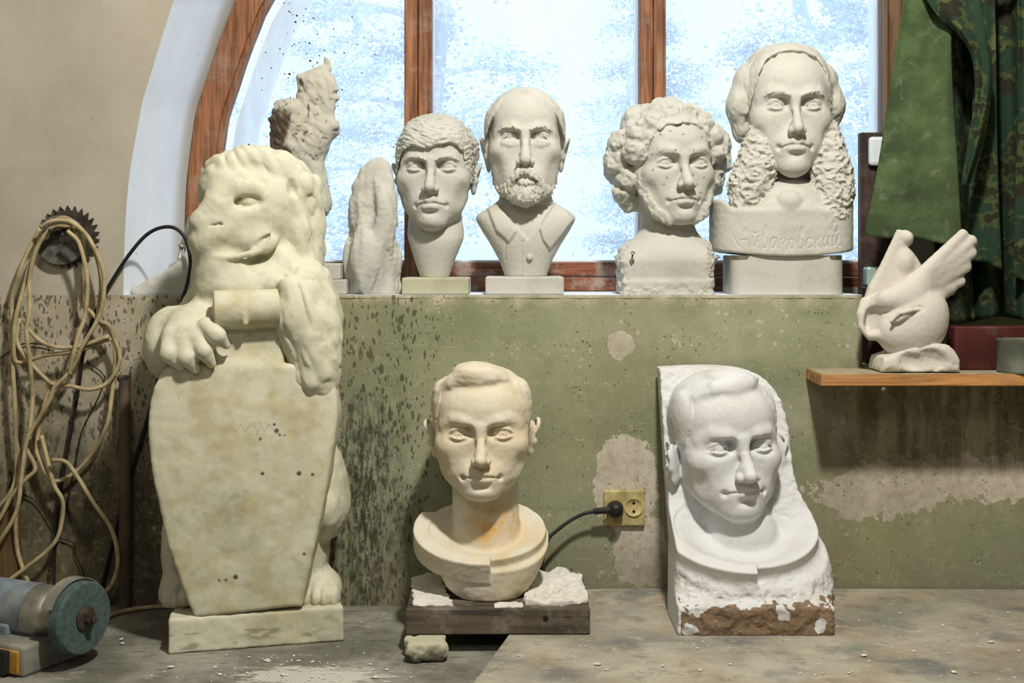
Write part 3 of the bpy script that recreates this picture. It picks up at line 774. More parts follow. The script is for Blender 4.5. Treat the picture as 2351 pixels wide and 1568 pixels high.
# ------------------------------------------------------------------------------------------------ lion holding a shield
LROT = math.radians(13)
def lion_body():
    def p(x, y, Y): return at(x, y, Y)
    def f(P):
        B = Fld(P)
        zt = .028
        # trunk
        B.add(sweep([zt, wz(1250, -.14), wz(1050, -.14), wz(900, -.14), wz(780, -.14), wz(690, -.14), wz(620, -.13), wz(540, -.12)],
                    [.135, .140, .150, .160, .160, .145, .115, .10], [.095, .10, .10, .105, .105, .10, .095, .09], [-.130] * 5 + [-.128, -.12, -.11],
                    [wx(590, -.14)] * 3 + [wx(575, -.14), wx(575, -.14), wx(590, -.14), wx(602, -.13), wx(610, -.12)], n=2.4), 0)
        # haunches and hind feet
        B.add(ell(p(757, 1150, -.13), (.040, .085, .072)), .012)
        B.add(ell(p(752, 1085, -.13), (.032, .07, .045)), .02)
        B.add(ell(p(412, 1250, -.16), (.030, .07, .10)), .02)
        for (cx, cy, Y, sx) in ((737, 1355, -.205, 1), (418, 1352, -.235, -1)):
            B.add(ell(p(cx, cy, Y + .05), (.040, .075, .040)), .015)
            for k in range(4):
                B.add(ell(p(cx + (k - 1.5) * 21, cy + 15, Y - .012 + abs(k - 1.5) * .006), (.0115, .030, .022)), .007)
        # left arm and the paw laid over the shield's edge
        B.add(ell(p(392, 790, -.205), (.048, .085, .072)), .02)
        B.add(ell(p(450, 745, -.250), (.055, .06, .040)), .02)
        B.add(ell(p(430, 785, -.300), (.052, .040, .042)), .015)
        for (a, b, c) in (((392, 770), (388, 812), (412, 842)), ((420, 770), (428, 818), (448, 846)), ((448, 765), (468, 805), (486, 836)), ((474, 748), (500, 772), (520, 792))):
            B.add(tube([p(*a, -.318), p(*b, -.334), p(*c, -.322)], [.016, .0165, .008]), .006)
            d = (c[0] + (c[0] - b[0]) * .45, c[1] + (c[1] - b[1]) * .35)
            B.add(tube([p(*c, -.322), p(*d, -.306)], [.0075, .002]), .003)
        # right foreleg, hanging mane over it
        B.add(tube([p(700, 660, -.20), p(712, 750, -.225), p(722, 850, -.235), p(728, 930, -.225)], [.055, .058, .050, .030]), .02)
        for (pts, r) in (([(668, 660, -.262), (668, 740, -.270), (672, 800, -.262)], .030), ([(700, 670, -.255), (706, 770, -.270), (716, 870, -.262)], .030), ([(735, 690, -.230), (748, 780, -.245), (750, 890, -.238)], .028)):
            B.add(tube([p(*q) for q in pts], [r * .8, r, r * .6]), .018)
        # chest and bib above the scroll
        B.add(ell(p(545, 655, -.215), (.085, .06, .050)), .03)
        # head, turned to the left
        B.add(ell(p(600, 465, -.150), (.098, .100, .088)), .03)
        B.add(ell(p(655, 500, -.110), (.075, .09, .12)), .03)
        B.add(ell(p(668, 600, -.115), (.055, .09, .075)), .03)
        B.add(ell(p(535, 505, -.205), (.058, .062, .050)), .03)
        B.add(ell(p(498, 535, -.225), (.046, .050, .038)), .02)
        B.add(tube([p(548, 430, -.222), p(505, 468, -.243), p(470, 500, -.253)], [.036, .030, .021]), .018)      # bridge of the nose
        B.add(ell(p(512, 425, -.212), (.036, .038, .046)), .02)
        B.add(ell(p(460, 512, -.250), (.020, .026, .019)), .008)
        B.add(ell(p(512, 606, -.212), (.054, .058, .040)), .02)                                               # jaw
        B.add(ell(p(486, 632, -.208), (.030, .042, .036)), .02)
        B.add(ell(p(472, 560, -.235), (.030, .040, .030)), .02)
        # mouth: an incised line and the curled lip at its corner
        B.add(ell(p(585, 552, -.232), (.040, .024, .024)), .02)
        B.add(tube([p(492, 590, -.262), p(530, 591, -.267), p(575, 582, -.260), p(610, 568, -.242), p(631, 548, -.222), p(630, 532, -.216)], [.003, .004, .0062, .0092, .0092, .006]), .009)
        B.cut(tube([p(474, 579, -.277), p(505, 582, -.281), p(550, 576, -.277), p(590, 562, -.260), p(613, 545, -.240), p(622, 530, -.228)], [.002, .003, .0036, .0042, .0042, .003]), .007)
        B.cut(tube([p(484, 519, -.272), p(505, 514, -.270), p(524, 518, -.262)], [.002, .004, .002]), .006)                                                # nostril
        # brow and eye
        B.cut(ell(p(568, 462, -.250), (.026, .015, .012)), .012)
        B.add(tube([p(520, 440, -.250), p(550, 430, -.252), p(590, 436, -.240), p(620, 455, -.218)], [.010, .014, .013, .008]), .012)
        B.add(ell(p(570, 464, -.2375), (.0165, .013, .0098)), .003)
        B.add(tube([p(544, 468, -.238), p(566, 453, -.246), p(598, 466, -.233)], .0048), .004)
        B.add(tube([p(544, 470, -.238), p(570, 476, -.243), p(598, 468, -.233)], .0038), .004)
        B.add(ell(p(600, 505, -.205), (.040, .035, .035)), .02)                                                # cheek
        # mane: fringe on the forehead, ear, locks down the back
        for (x, y, Y, r) in ((492, 395, -.195, .026), (525, 378, -.20, .028), (562, 368, -.20, .029), (602, 370, -.195, .030), (642, 380, -.185, .030), (482, 425, -.205, .020), (672, 402, -.17, .028), (474, 455, -.20, .014)):
            B.add(ell(p(x, y, Y), (r, r * 1.2, r * 1.05)), .018)
        B.add(ell(p(682, 425, -.185), (.026, .022, .032)), .012)
        B.cut(ell(p(672, 430, -.212), (.009, .010, .016)), .008)
        for (x, y, Y, rx, rz) in ((712, 450, -.15, .024, .042), (718, 520, -.14, .022, .040), (712, 590, -.14, .026, .045), (690, 560, -.185, .022, .050), (705, 640, -.17, .030, .045), (655, 620, -.205, .024, .040), (745, 720, -.16, .035, .060), (752, 800, -.16, .03, .06), (620, 640, -.215, .03, .03)):
            B.add(ell(p(x, y, Y), (rx, rx * 1.2, rz)), .016)
        # carved locks
        i = np.nonzero(np.abs(B.d) < .03)[0]
        if len(i):
            q = P[i]
            m = np.maximum(sst(wx(640, -.15), wx(690, -.15), q[:, 0]) * sst(wz(920, -.2), wz(860, -.2), q[:, 2]), sst(wz(410, -.2), wz(385, -.2), q[:, 2]))
            ridg = np.abs(noise3(np.stack([q[:, 0] * 42 + q[:, 2] * 14, q[:, 1] * 34, q[:, 2] * 11], 1), 1., 7))
            B.d[i] += (m * (.0035 - ridg * .010) + fbm(q, 26, 4, 2) * .0020).astype(F32)
        B.d = smax(B.d, zt - P[:, 2], .003)
        return B.d
    lo, hi = (wx(325, -.2), -.36, .024), (wx(820, -.15), .0, wz(345, -.15))
    return f, lo, hi, .0028, None

def _shield_front(P): return -.292 + (P[:, 0] - wx(560, -.29)) * .22
def lion_shield():
    O = spl([(408, 828), (372, 868), (352, 960), (362, 1080), (394, 1240), (428, 1350), (452, 1412)], 5)
    O2 = spl([(688, 1400), (716, 1270), (744, 1130), (764, 1000), (768, 930), (748, 860), (700, 840)], 5)
    OUT = [(wx(a, -.29), wz(b, -.29)) for a, b in list(O) + list(O2)] + [(wx(648, -.29), wz(835, -.29)), (wx(644, -.29), wz(700, -.29)), (wx(486, -.29), wz(700, -.29)), (wx(484, -.29), wz(820, -.29))]
    def f(P):
        y = P[:, 1] - _shield_front(P)
        zc = (wz(900, -.29) - P[:, 2])
        bulge = .020 * np.exp(-((P[:, 0] - wx(560, -.29)) / .11) ** 2 - ((P[:, 2] - wz(1050, -.29)) / .20) ** 2)
        top = sst(wz(850, -.29), wz(800, -.29), P[:, 2]) * .012
        yy = y + bulge - top - .03
        d = smax(sdpoly(P[:, 0], P[:, 2], OUT).astype(F32), np.abs(yy) - .030, .010)
        B = Fld(P); B.d = d.astype(F32)
        # rolled top edge
        ra, rb = at(490, 712, -.305), at(640, 706, -.275); ax_ = (rb - ra) / np.linalg.norm(rb - ra)
        cy_ = cap(ra - ax_ * .04, rb + ax_ * .04, .0355)
        B.add(fn(lambda v: smax(cy_[0](v), np.abs((v - (ra + rb) / 2) @ ax_) - np.linalg.norm(rb - ra) / 2, .004)), .003)
        B.add(tube([at(560, 720, -.322), at(563, 742, -.320), at(565, 756, -.306)], [.0045, .0045, .002]), .003)
        i = np.nonzero(np.abs(B.d) < .02)[0]
        if len(i):
            B.d[i] -= (fbm(P[i], 22, 4, 8) * .0013).astype(F32)
        B.d = smax(B.d, .0285 - P[:, 2], .002)
        return B.d
    def paint(v):
        n = fbm(v, 22, 3, 5)
        s = np.clip(sst(-.25, .8, n) * .9 + sst(-.2, .7, fbm(v * np.array((1, 1, .4)), 16, 3, 9)) * .7, 0, 1)
        dk = np.zeros(len(v))
        for (x, y, r) in ((603, 1087, 4), (540, 1325, 6), (520, 1330, 6), (505, 1330, 4), (634, 990, 4), (598, 1008, 4), (682, 1092, 4), (640, 1000, 2), (650, 1002, 2), (712, 1096, 3), (628, 975, 2.4), (693, 1280, 4)):
            rr = np.sqrt((v[:, 0] - wx(x, -.3)) ** 2 + (v[:, 2] - wz(y, -.3)) ** 2)
            dk = np.maximum(dk, sst(1.35, .7, rr / (r * .00081) + n * 1.2))
        L = [(530, 972), (545, 990), (556, 972), (566, 992), (575, 972), (583, 973), (592, 992), (600, 972), (607, 992), (617, 972), (625, 985)]
        X = [(wx(a, -.3), wz(b, -.3)) for a, b in L]
        dd = np.full(len(v), 9.)
        for (a, b), (c, e) in zip(X, X[1:]):
            ab = np.array((c - a, e - b)); w = np.stack([v[:, 0] - a, v[:, 2] - b], 1)
            t = np.clip(w @ ab / (ab @ ab), 0, 1); dd = np.minimum(dd, np.linalg.norm(w - t[:, None] * ab, axis=1))
        dk = np.maximum(dk, sst(.0013, .0003, dd) * .35 * (v[:, 1] < -.25))
        return {'stain': s, 'dark': dk}
    lo, hi = (wx(345, -.3), -.365, .024), (wx(780, -.27), -.18, wz(655, -.3))
    return f, lo, hi, .0024, paint

def lion_plinth():
    a = V3(wx(388, -.325), -.325); b = V3(wx(790, -.245), -.245)
    def f(P):
        c = np.array(((a[0] + b[0]) / 2, -.285)); u = np.array((b[0] - a[0], b[1] - a[1])); hw = np.linalg.norm(u) / 2; u = u / (2 * hw); n = np.array((-u[1], u[0]))
        q = P[:, :2] - c
        x = q @ u; y = q @ n
        d = np.maximum(np.abs(x) - hw, np.abs(y - .130) - .130)
        zt = .030 + .004 * x
        d = smax(smax(d, P[:, 2] - zt, .006), -.035 - P[:, 2], .002)
        near_noise(d, P, .0016, 38, 3, 6, .02)
        return smax(d, -.035 - P[:, 2], .001).astype(F32)
    def paint(v):
        s = np.exp(-(((v[:, 0] - wx(640, -.28)) / .05) ** 2)) * np.clip(.5 + fbm(v, 30, 3, 1), 0, 1)
        return {'stain': s, 'dark': np.clip(sst(.25, .6, fbm(v, (20, 20, 60), 3, 4)) * .5 * (v[:, 2] < .0), 0, 1)}
    return f, (wx(375, -.33), -.345, -.038), (wx(805, -.23), .03, .05), .003, paint

# ------------------------------------------------------------------------------------------------ bird-like carving with a wing, a fin and an eye
def dove_q(x, y, Y): return at(1840 + x / 3.564, 480 + y / 3.564, Y)
def dove():
    p = dove_q
    def f(P):
        B = Fld(P)
        B.add(ell(p(950, 870, -.075), (.062, .055, .058), rot(0, -35, 0)))
        B.add(ell(p(800, 990, -.080), (.048, .046, .046)), .02)
        B.add(ell(p(930, 1000, -.075), (.052, .045, .045)), .03)
        B.add(ell(p(900, 1130, -.075), (.044, .038, .026)), .02)
        # wing: a flaring fan of five ridges
        root = [(600, 830, -.085), (700, 740, -.095), (860, 640, -.10)]
        tips = [(1320, 205, -.085, .010), (1385, 262, -.083, .0125), (1378, 360, -.08, .0135), (1335, 470, -.076, .0135), (1290, 590, -.070, .0125), (1200, 655, -.068, .014)]
        for k, (x, y, Y, r) in enumerate(tips):
            mid = (1000 + 14 * k, 520 + 42 * k, -.092 + .004 * k)
            B.add(tube([p(640, 760, -.080), p(*root[1]), p(880 + 8 * k, 640 + 20 * k, -.095), p(*mid), p(x, y, Y)], [.006, .013, .017, .014, r]), .009)
        B.add(ell(p(880, 690, -.085), (.045, .028, .024), rot(0, -38, 0)), .02)
        B.add(tube([p(560, 880, -.066), p(600, 800, -.074), p(700, 745, -.088)], [.012, .017, .016]), .016)
        # the fin behind, rising from a curled loop
        fin = [(490, 900), (498, 780), (540, 640), (640, 460), (715, 300), (778, 165), (850, 175), (900, 215), (905, 270), (870, 310), (905, 350), (945, 400), (985, 470), (900, 640), (700, 760), (560, 830)]
        OUT = [(float(q[0]), float(q[2])) for q in (p(a, b, -.05) for a, b in fin)]
        def fin_f(q):
            d = sdpoly(q[:, 0], q[:, 2], OUT)
            th = .010 + .004 * sst(wz(560, -.05), wz(700, -.05), q[:, 2])
            return smax(d, np.abs(q[:, 1] + .052) - th, .012).astype(F32)
        B.add(fn(fin_f), .008)
        B.add(ell(p(865, 235, -.058), (.010, .014, .012)), .01)
        B.add(ell(p(850, 430, -.058), (.015, .014, .022)), .01)
        B.add(tube([p(520, 760, -.065), p(498, 860, -.075), p(515, 960, -.08), p(570, 1030, -.085), p(650, 1035, -.09)], [.010, .0115, .012, .0115, .010]), .006)
        B.cut(ell(p(580, 905, -.095), (.014, .03, .026), rot(0, 15, 0)), .008)
        B.add(ell(p(640, 900, -.058), (.030, .016, .042), rot(0, 15, 0)), .012)
        # eye
        B.cut(tube([p(690, 960, -.142), p(740, 890, -.142), p(830, 840, -.138), p(980, 815, -.125)], [.004, .006, .005, .002]), .010)
        B.add(tube([p(730, 920, -.130), p(800, 855, -.134), p(900, 830, -.132), p(985, 820, -.122)], [.003, .004, .004, .002]), .004)
        B.add(ell(p(815, 882, -.122), (.022, .012, .0095), rot(0, -25, 0)), .003)
        B.cut(tube([p(738, 938, -.133), p(820, 915, -.136), p(900, 862, -.134)], [.0012, .0014, .001]), .003)
        c = p(796, 882, -.135)
        def ir(q):
            r = np.sqrt((q[:, 0] - c[0]) ** 2 + (q[:, 2] - c[2]) ** 2)
            return -(np.exp(-((r - .0055) / .0010) ** 2) + np.exp(-(r / .0016) ** 2)) * .0016 * (q[:, 1] < -.11)
        B.disp(c, .012, ir)
        near_noise(B.d, P, .0004, 90, 2, 5, .01)
        return B.d
    return f, (wx(1968, -.1), -.165, wz(820, -.08)), (wx(2250, -.05), -.02, wz(515, -.05)), .0018, None

def dove_base():
    p = dove_q
    OUT = [(635, 1290), (650, 1210), (720, 1185), (900, 1120), (1060, 1095), (1190, 1105), (1235, 1170), (1272, 1240), (1268, 1330), (635, 1330)]
    O = [(float(q[0]), float(q[2])) for q in (p(a, b, -.1) for a, b in OUT)]
    zsh = .4555
    def f(P):
        d = smax(sdpoly(P[:, 0], P[:, 2], O).astype(F32), np.abs(P[:, 1] + .072) - .054, .014)
        B = Fld(P); B.d = d.astype(F32)
        B.cut(ell(p(920, 1250, -.128), (.030, .016, .018), rot(0, 20, 0)), .008)
        B.cut(ell(p(1090, 1235, -.128), (.030, .016, .020), rot(0, 30, 0)), .008)
        near_noise(B.d, P, .0022, 45, 3, 5, .02)
        return smax(B.d, zsh - P[:, 2], .002)
    return f, (wx(2008, -.1), -.14, zsh - .004), (wx(2206, -.1), -.005, wz(782, -.1)), .0022, None

# ------------------------------------------------------------------------------------------------ rough figures on the sill
def contour_body(left, right, Y, ratio, n=2.2, k=6):
    """solid whose outline is given by left/right pixel contours listed from top to bottom"""
    Lc, Rc = spl(left, k), spl(right, k)
    zl, xl = np.array([wz(b, Y) for a, b in Lc])[::-1], np.array([wx(a, Y) for a, b in Lc])[::-1]
    zr, xr = np.array([wz(b, Y) for a, b in Rc])[::-1], np.array([wx(a, Y) for a, b in Rc])[::-1]
    z0, z1 = max(zl.min(), zr.min()), min(zl.max(), zr.max())
    def f(P):
        z = np.clip(P[:, 2], z0, z1)
        a = np.interp(z, zl, xl); b = np.interp(z, zr, xr)
        c, w = (a + b) / 2, np.maximum((b - a) / 2, .003)
        dp = np.maximum(w * ratio, .004)
        q = (np.abs((P[:, 0] - c) / w) ** n + np.abs((P[:, 1] - Y) / dp) ** n) ** (1 / n)
        d = (q - 1) * np.minimum(w, dp) * .8
        return smax(d, np.maximum(z0 - P[:, 2], P[:, 2] - z1), .003).astype(F32)
    return fn(f)

def statuette():
    c3 = lambda L: [(780 + a / 3.336, 230 + b / 3.336) for a, b in L]
    left = c3([(285, 443), (230, 470), (180, 520), (155, 580), (108, 650), (100, 720), (66, 800), (66, 950), (80, 1060), (50, 1190), (48, 1260), (62, 1400), (66, 1490)])
    right = c3([(330, 443), (375, 480), (392, 540), (412, 600), (396, 680), (428, 735), (414, 850), (448, 940), (416, 1010), (440, 1120), (460, 1210), (436, 1330), (440, 1390), (462, 1490)])
    Y = .075
    def f(P):
        B = Fld(P); B.add(contour_body(left, right, Y, .62), 0)
        def q(x, y, dy): return at(780 + x / 3.336, 230 + y / 3.336, Y + dy)
        B.cut(tube([q(370, 500, -.030), q(290, 540, -.036), q(250, 640, -.042), q(280, 730, -.046)], .006), .010)
        B.cut(ell(q(330, 700, -.052), (.022, .018, .034)), .012)
        B.cut(tube([q(120, 760, -.040), q(150, 950, -.050), q(200, 1120, -.055)], .006), .010)
        B.cut(tube([q(240, 950, -.060), q(270, 1120, -.064)], .006), .012)
        B.cut(tube([q(330, 1040, -.052), q(370, 1100, -.052), q(430, 1115, -.035)], .006), .008)
        B.cut(tube([q(270, 1280, -.068), q(190, 1420, -.062)], .007), .010)
        B.add(ell(q(190, 1230, -.045), (.024, .022, .06)), .03)
        B.add(ell(q(350, 900, -.035), (.018, .020, .06)), .03)
        near_noise(B.d, P, .0050, (34, 34, 9), 2, 5, .03)
        near_noise(B.d, P, .0008, 110, 2, 6, .03)
        return smax(B.d, SILL - P[:, 2], .001)
    return f, (wx(785, Y), -.02, SILL - .003), (wx(930, Y), .17, wz(355, Y)), .0022, None

def figurine():
    c6 = lambda L: [(600 + a / 5.225, 120 + b / 5.225) for a, b in L]
    Y = .14
    def q(x, y, dy=0): return at(600 + x / 5.225, 120 + y / 5.225, Y + dy)
    upL = c6([(765, 60), (745, 110), (715, 155), (580, 212), (455, 268), (412, 335), (438, 440), (425, 540), (470, 640), (560, 760), (600, 830)])
    upR = c6([(772, 60), (805, 90), (828, 200), (895, 350), (918, 480), (895, 640), (870, 760), (860, 810), (820, 830)])
    loL = c6([(300, 552), (200, 575), (155, 620), (130, 740), (106, 810), (122, 900), (116, 1100), (106, 1210), (122, 1290), (200, 1380)])
    loR = c6([(350, 552), (460, 580), (570, 650), (600, 760), (590, 900), (540, 1010), (470, 1120), (390, 1230), (330, 1300), (290, 1380)])
    def f(P):
        B = Fld(P)
        B.add(contour_body(upL, upR, Y, .55), 0)
        B.add(contour_body(loL, loR, Y - .01, .6), .008)
        B.add(tube([q(640, 800), q(700, 930), q(620, 1080), q(500, 1200), q(470, 1330)], [.026, .034, .036, .034, .03]), .012)
        B.add(ell(q(820, 900), (.022, .022, .020)), .010)
        B.add(tube([q(640, 1120, .01), q(590, 1280, .01), q(600, 1480, .01), q(640, 1800, .01)], [.028, .030, .034, .036]), .015)
        B.add(contour_body([(668, 380), (665, 440), (660, 520), (655, 600), (640, 680)], [(712, 380), (732, 430), (738, 500), (736, 580), (745, 680)], Y + .01, .8), .02)
        i = np.nonzero(np.abs(B.d) < .03)[0]
        if len(i):
            v = P[i]
            a = np.abs(noise3(np.stack([v[:, 0] * 42 + v[:, 2] * 30, v[:, 1] * 30, v[:, 2] * 20 - v[:, 0] * 24], 1), 1., 3))
            b = np.abs(noise3(v, 70, 9))
            B.d[i] += (.0018 - a * .0065 - b * .0018).astype(F32)
        return smax(B.d, SILL - P[:, 2], .001)
    def paint(v):
        n = fbm(v * np.array((1, 1, .45)), 60, 3, 2)
        x = (v[:, 0] - wx(600, Y)) / (wx(601, Y) - wx(600, Y)) * 5.225; z = (v[:, 2] - wz(120, Y)) / (wz(121, Y) - wz(120, Y)) * 5.225
        poly = [(60, 700), (240, 690), (390, 760), (380, 900), (330, 1020), (280, 1120), (390, 1190), (370, 1230), (270, 1230), (230, 1400), (60, 1400)]
        m = sst(30, -20, sdpoly(x + n * 34, z + n * 60, poly))
        blob = sst(45, 5, np.sqrt(((x - 500)) ** 2 + ((z - 400) / 1.3) ** 2) + n * 40)
        line = sst(26, 4, np.abs(x - np.interp(z, [430, 560, 640, 830], [520, 590, 580, 600])) + np.abs(n) * 60) * (z > 420) * (z < 850)
        spk = sst(.48, .62, fbm(v, 120, 2, 8)) * (z > 560) * (z < 1300) * .9
        return {'brown': np.clip(np.maximum.reduce([m, blob, line, spk]), 0, 1) * (v[:, 1] < Y + .01)}
    return f, (wx(610, Y), .05, SILL - .003), (wx(790, Y), .22, wz(122, Y)), .0022, paint

def fragment():
    Y = .05
    def f(P):
        O = [(wx(a, Y), wz(b, Y)) for a, b in [(300, 690), (312, 662), (355, 636), (392, 615), (420, 590), (436, 556), (475, 540), (500, 690)]]
        d = smax(sdpoly(P[:, 0], P[:, 2], O).astype(F32), np.abs(P[:, 1] - .07) - .05, .02)
        near_noise(d, P, .003, 24, 3, 5, .03)
        return smax(d, SILL - P[:, 2], .001).astype(F32)
    return f, (wx(292, Y), .0, SILL - .003), (wx(510, Y), .13, wz(530, Y)), .003, None

def rag_stone():
    def f(P):
        c = at(978, 1487, -.345); c[2] = -.018
        d = box(c, (.036, .030, .0175), .010, rot(0, 0, 8))[0](P)
        near_noise(d, P, .005, 40, 3, 5, .03)
        return smax(smax(d, -.035 - P[:, 2], .001), P[:, 2] + .0005, .001).astype(F32)
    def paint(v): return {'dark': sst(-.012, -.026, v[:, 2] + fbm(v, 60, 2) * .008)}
    return f, (wx(925, -.345), -.395, -.037), (wx(1032, -.345), -.30, .004), .0018, paint
# ================================================================ scene helpers
SC = bpy.context.scene
COL = SC.collection

class G:
    """tiny node-graph writer"""
    def __init__(s, name):
        s.m = bpy.data.materials.new(name); s.m.use_nodes = True
        s.t = s.m.node_tree; s.t.nodes.clear()
        s.out = s.n('ShaderNodeOutputMaterial')
        s.tc = s.n('ShaderNodeTexCoord').outputs['Object']
    def n(s, t): return s.t.nodes.new(t)
    def lk(s, a, sock):
        if hasattr(a, 'is_linked') or isinstance(a, bpy.types.NodeSocket): s.t.links.new(a, sock)
        elif isinstance(a, (tuple, list)):
            sock.default_value = tuple(a) + ((1,) if len(a) == 3 and len(sock.default_value) == 4 else ())
        else: sock.default_value = a
    def sc(s, v, vec=None):
        n = s.n('ShaderNodeMapping'); s.lk(vec or s.tc, n.inputs[0]); n.inputs['Scale'].default_value = v; return n.outputs[0]
    def noise(s, scale, detail=4, rough=.55, vec=None, dist=0.):
        n = s.n('ShaderNodeTexNoise'); s.lk(vec or s.tc, n.inputs['Vector'])
        n.inputs['Scale'].default_value = scale; n.inputs['Detail'].default_value = detail; n.inputs['Roughness'].default_value = rough; n.inputs['Distortion'].default_value = dist
        return n.outputs['Fac']
    def vor(s, scale, vec=None, rnd=1., out='Distance'):
        n = s.n('ShaderNodeTexVoronoi'); s.lk(vec or s.tc, n.inputs['Vector']); n.inputs['Scale'].default_value = scale; n.inputs['Randomness'].default_value = rnd
        return n.outputs[out]
    def mp(s, x, a, b, c=0., d=1., smooth=True):
        n = s.n('ShaderNodeMapRange'); n.interpolation_type = 'SMOOTHSTEP' if smooth else 'LINEAR'
        if a > b: a, b, c, d = b, a, d, c
        s.lk(x, n.inputs[0])
        for i, v in enumerate((a, b, c, d)): n.inputs[i + 1].default_value = v
        return n.outputs[0]
    def math(s, op, a, b=0., clamp=False):
        n = s.n('ShaderNodeMath'); n.operation = op; n.use_clamp = clamp; s.lk(a, n.inputs[0]); s.lk(b, n.inputs[1]); return n.outputs[0]
    def mul(s, a, b): return s.math('MULTIPLY', a, b)
    def add(s, a, b): return s.math('ADD', a, b)
    def mx(s, a, b): return s.math('MAXIMUM', a, b)
    def mix(s, f, a, b):
        n = s.n('ShaderNodeMix'); n.data_type = 'RGBA'; s.lk(f, n.inputs[0]); s.lk(a, n.inputs[6]); s.lk(b, n.inputs[7]); return n.outputs[2]
    def xyz(s, vec=None):
        n = s.n('ShaderNodeSeparateXYZ'); s.lk(vec or s.tc, n.inputs[0]); return n.outputs
    def attr(s, name):
        n = s.n('ShaderNodeAttribute'); n.attribute_name = name; return n.outputs['Fac']
    def spot(s, cx, cz, rx, rz, nz, amt=.8, e0=1.05, e1=.95):
        """ragged patch on an x-z surface: 1 inside"""
        x, _, z = s.xyz()
        a = s.math('DIVIDE', s.math('SUBTRACT', x, cx), rx); b = s.math('DIVIDE', s.math('SUBTRACT', z, cz), rz)
        r = s.math('SQRT', s.add(s.mul(a, a), s.mul(b, b)))
        r = s.add(r, s.mul(s.math('SUBTRACT', nz, .5), amt * 2))
        return s.mp(r, e0, e1)
    def done(s, col, rough=.85, bump=None, bstr=.3, bdist=.002, metal=0., spec=.25):
        b = s.n('ShaderNodeBsdfPrincipled'); s.lk(col, b.inputs['Base Color']); s.lk(rough, b.inputs['Roughness'])
        b.inputs['Metallic'].default_value = metal; b.inputs['Specular IOR Level'].default_value = spec
        if bump is not None:
            u = s.n('ShaderNodeBump'); s.lk(bump, u.inputs['Height']); u.inputs['Strength'].default_value = bstr; u.inputs['Distance'].default_value = bdist
            s.t.links.new(u.outputs[0], b.inputs['Normal'])
        s.t.links.new(b.outputs[0], s.out.inputs[0]); return s.m

def link(name, me, mat=None, parent=None, loc=None):
    o = bpy.data.objects.new(name, me); COL.objects.link(o)
    if mat is not None and me is not None: me.materials.append(mat)
    if loc is not None: o.location = loc
    if parent is not None:
        o.parent = parent
        if loc is None: o.location = (0, 0, 0)
    return o

def tag(o, label, cat, group=None, kind=None):
    if label: o['label'] = label
    if cat: o['category'] = cat
    if group: o['group'] = group
    if kind: o['kind'] = kind
    return o

def empty(name, loc, label, cat, group=None):
    o = link(name, None); o.location = loc; o.empty_display_size = .05
    return tag(o, label, cat, group)

def structure(name, me, mat, parent=None):
    o = link(name, me, mat, parent); o['kind'] = 'structure'; return o

def sculpt(name, maker, mat, parent=None, base=None):
    """mesh an SDF sculpture; vertices are stored relative to base (world position of the thing)"""
    r = maker(); f, lo, hi, h = r[:4]; paint = r[4] if len(r) > 4 else None
    v, q = mesh_sdf(f, lo, hi, h)
    at_ = {k: np.zeros(len(v)) for k in ('stain', 'dark', 'brown')}
    if paint: at_.update(paint(v))
    b = np.array(base if base is not None else (0, 0, 0), float)
    me = np_mesh(name, v - b, q, at_)
    me.materials.append(mat)
    o = bpy.data.objects.new(name, me); COL.objects.link(o)
    if parent is not None: o.parent = parent
    else: o.location = b
    return o

def bm_mesh(name, bm, smooth=False):
    bmesh.ops.recalc_face_normals(bm, faces=bm.faces[:])
    me = bpy.data.meshes.new(name); bm.to_mesh(me); bm.free()
    if smooth: me.polygons.foreach_set('use_smooth', [True] * len(me.polygons))
    return me

def bm_box(bm, c, h, R=None, bev=0., seg=2):
    g = bmesh.ops.create_cube(bm, size=2.)
    vs = g['verts']
    M = Matrix(R.tolist()) if R is not None else Matrix.Identity(3)
    for v in vs: v.co = Vector((v.co.x * h[0], v.co.y * h[1], v.co.z * h[2]))
    if bev:
        es = list({e for v in vs for e in v.link_edges})
        r = bmesh.ops.bevel(bm, geom=es, offset=bev, segments=seg, affect='EDGES', profile=.5)
        vs = list({v for f in r['faces'] for v in f.verts} | {v for v in vs if v.is_valid})
    for v in vs: v.co = M @ v.co + Vector(c)
    return vs

def box_mesh(name, c, h, R=None, bev=0.):
    bm = bmesh.new(); bm_box(bm, c, h, R, bev); return bm_mesh(name, bm)

def bm_prism(bm, poly, y0, y1, axis=1):
    """poly: list of (a, b); extruded along axis (1: x-z polygon along y, 2: x-y polygon along z)"""
    def P(a, b, t): return (a, t, b) if axis == 1 else (a, b, t)
    A = [bm.verts.new(P(a, b, y0)) for a, b in poly]; B = [bm.verts.new(P(a, b, y1)) for a, b in poly]
    bm.faces.new(A); bm.faces.new(B[::-1])
    n = len(poly)
    for i in range(n): bm.faces.new((A[i], B[i], B[(i + 1) % n], A[(i + 1) % n]))

def bm_tube(bm, pts, r, seg=10, close=True):
    pts = [Vector(p) for p in pts]; n = len(pts)
    if np.isscalar(r): r = [r] * n
    rings = []; up = None
    for i in range(n):
        t = (pts[min(i + 1, n - 1)] - pts[max(i - 1, 0)]).normalized()
        if up is None:
            up = Vector((0, 0, 1)) if abs(t.z) < .9 else Vector((1, 0, 0))
        u = (up - t * up.dot(t)).normalized(); up = u; w = t.cross(u)
        rings.append([bm.verts.new(pts[i] + (u * math.cos(a) + w * math.sin(a)) * r[i]) for a in [2 * math.pi * k / seg for k in range(seg)]])
    for a, b in zip(rings, rings[1:]):
        for k in range(seg): bm.faces.new((a[k], a[(k + 1) % seg], b[(k + 1) % seg], b[k]))
    if close: bm.faces.new(rings[0][::-1]); bm.faces.new(rings[-1])

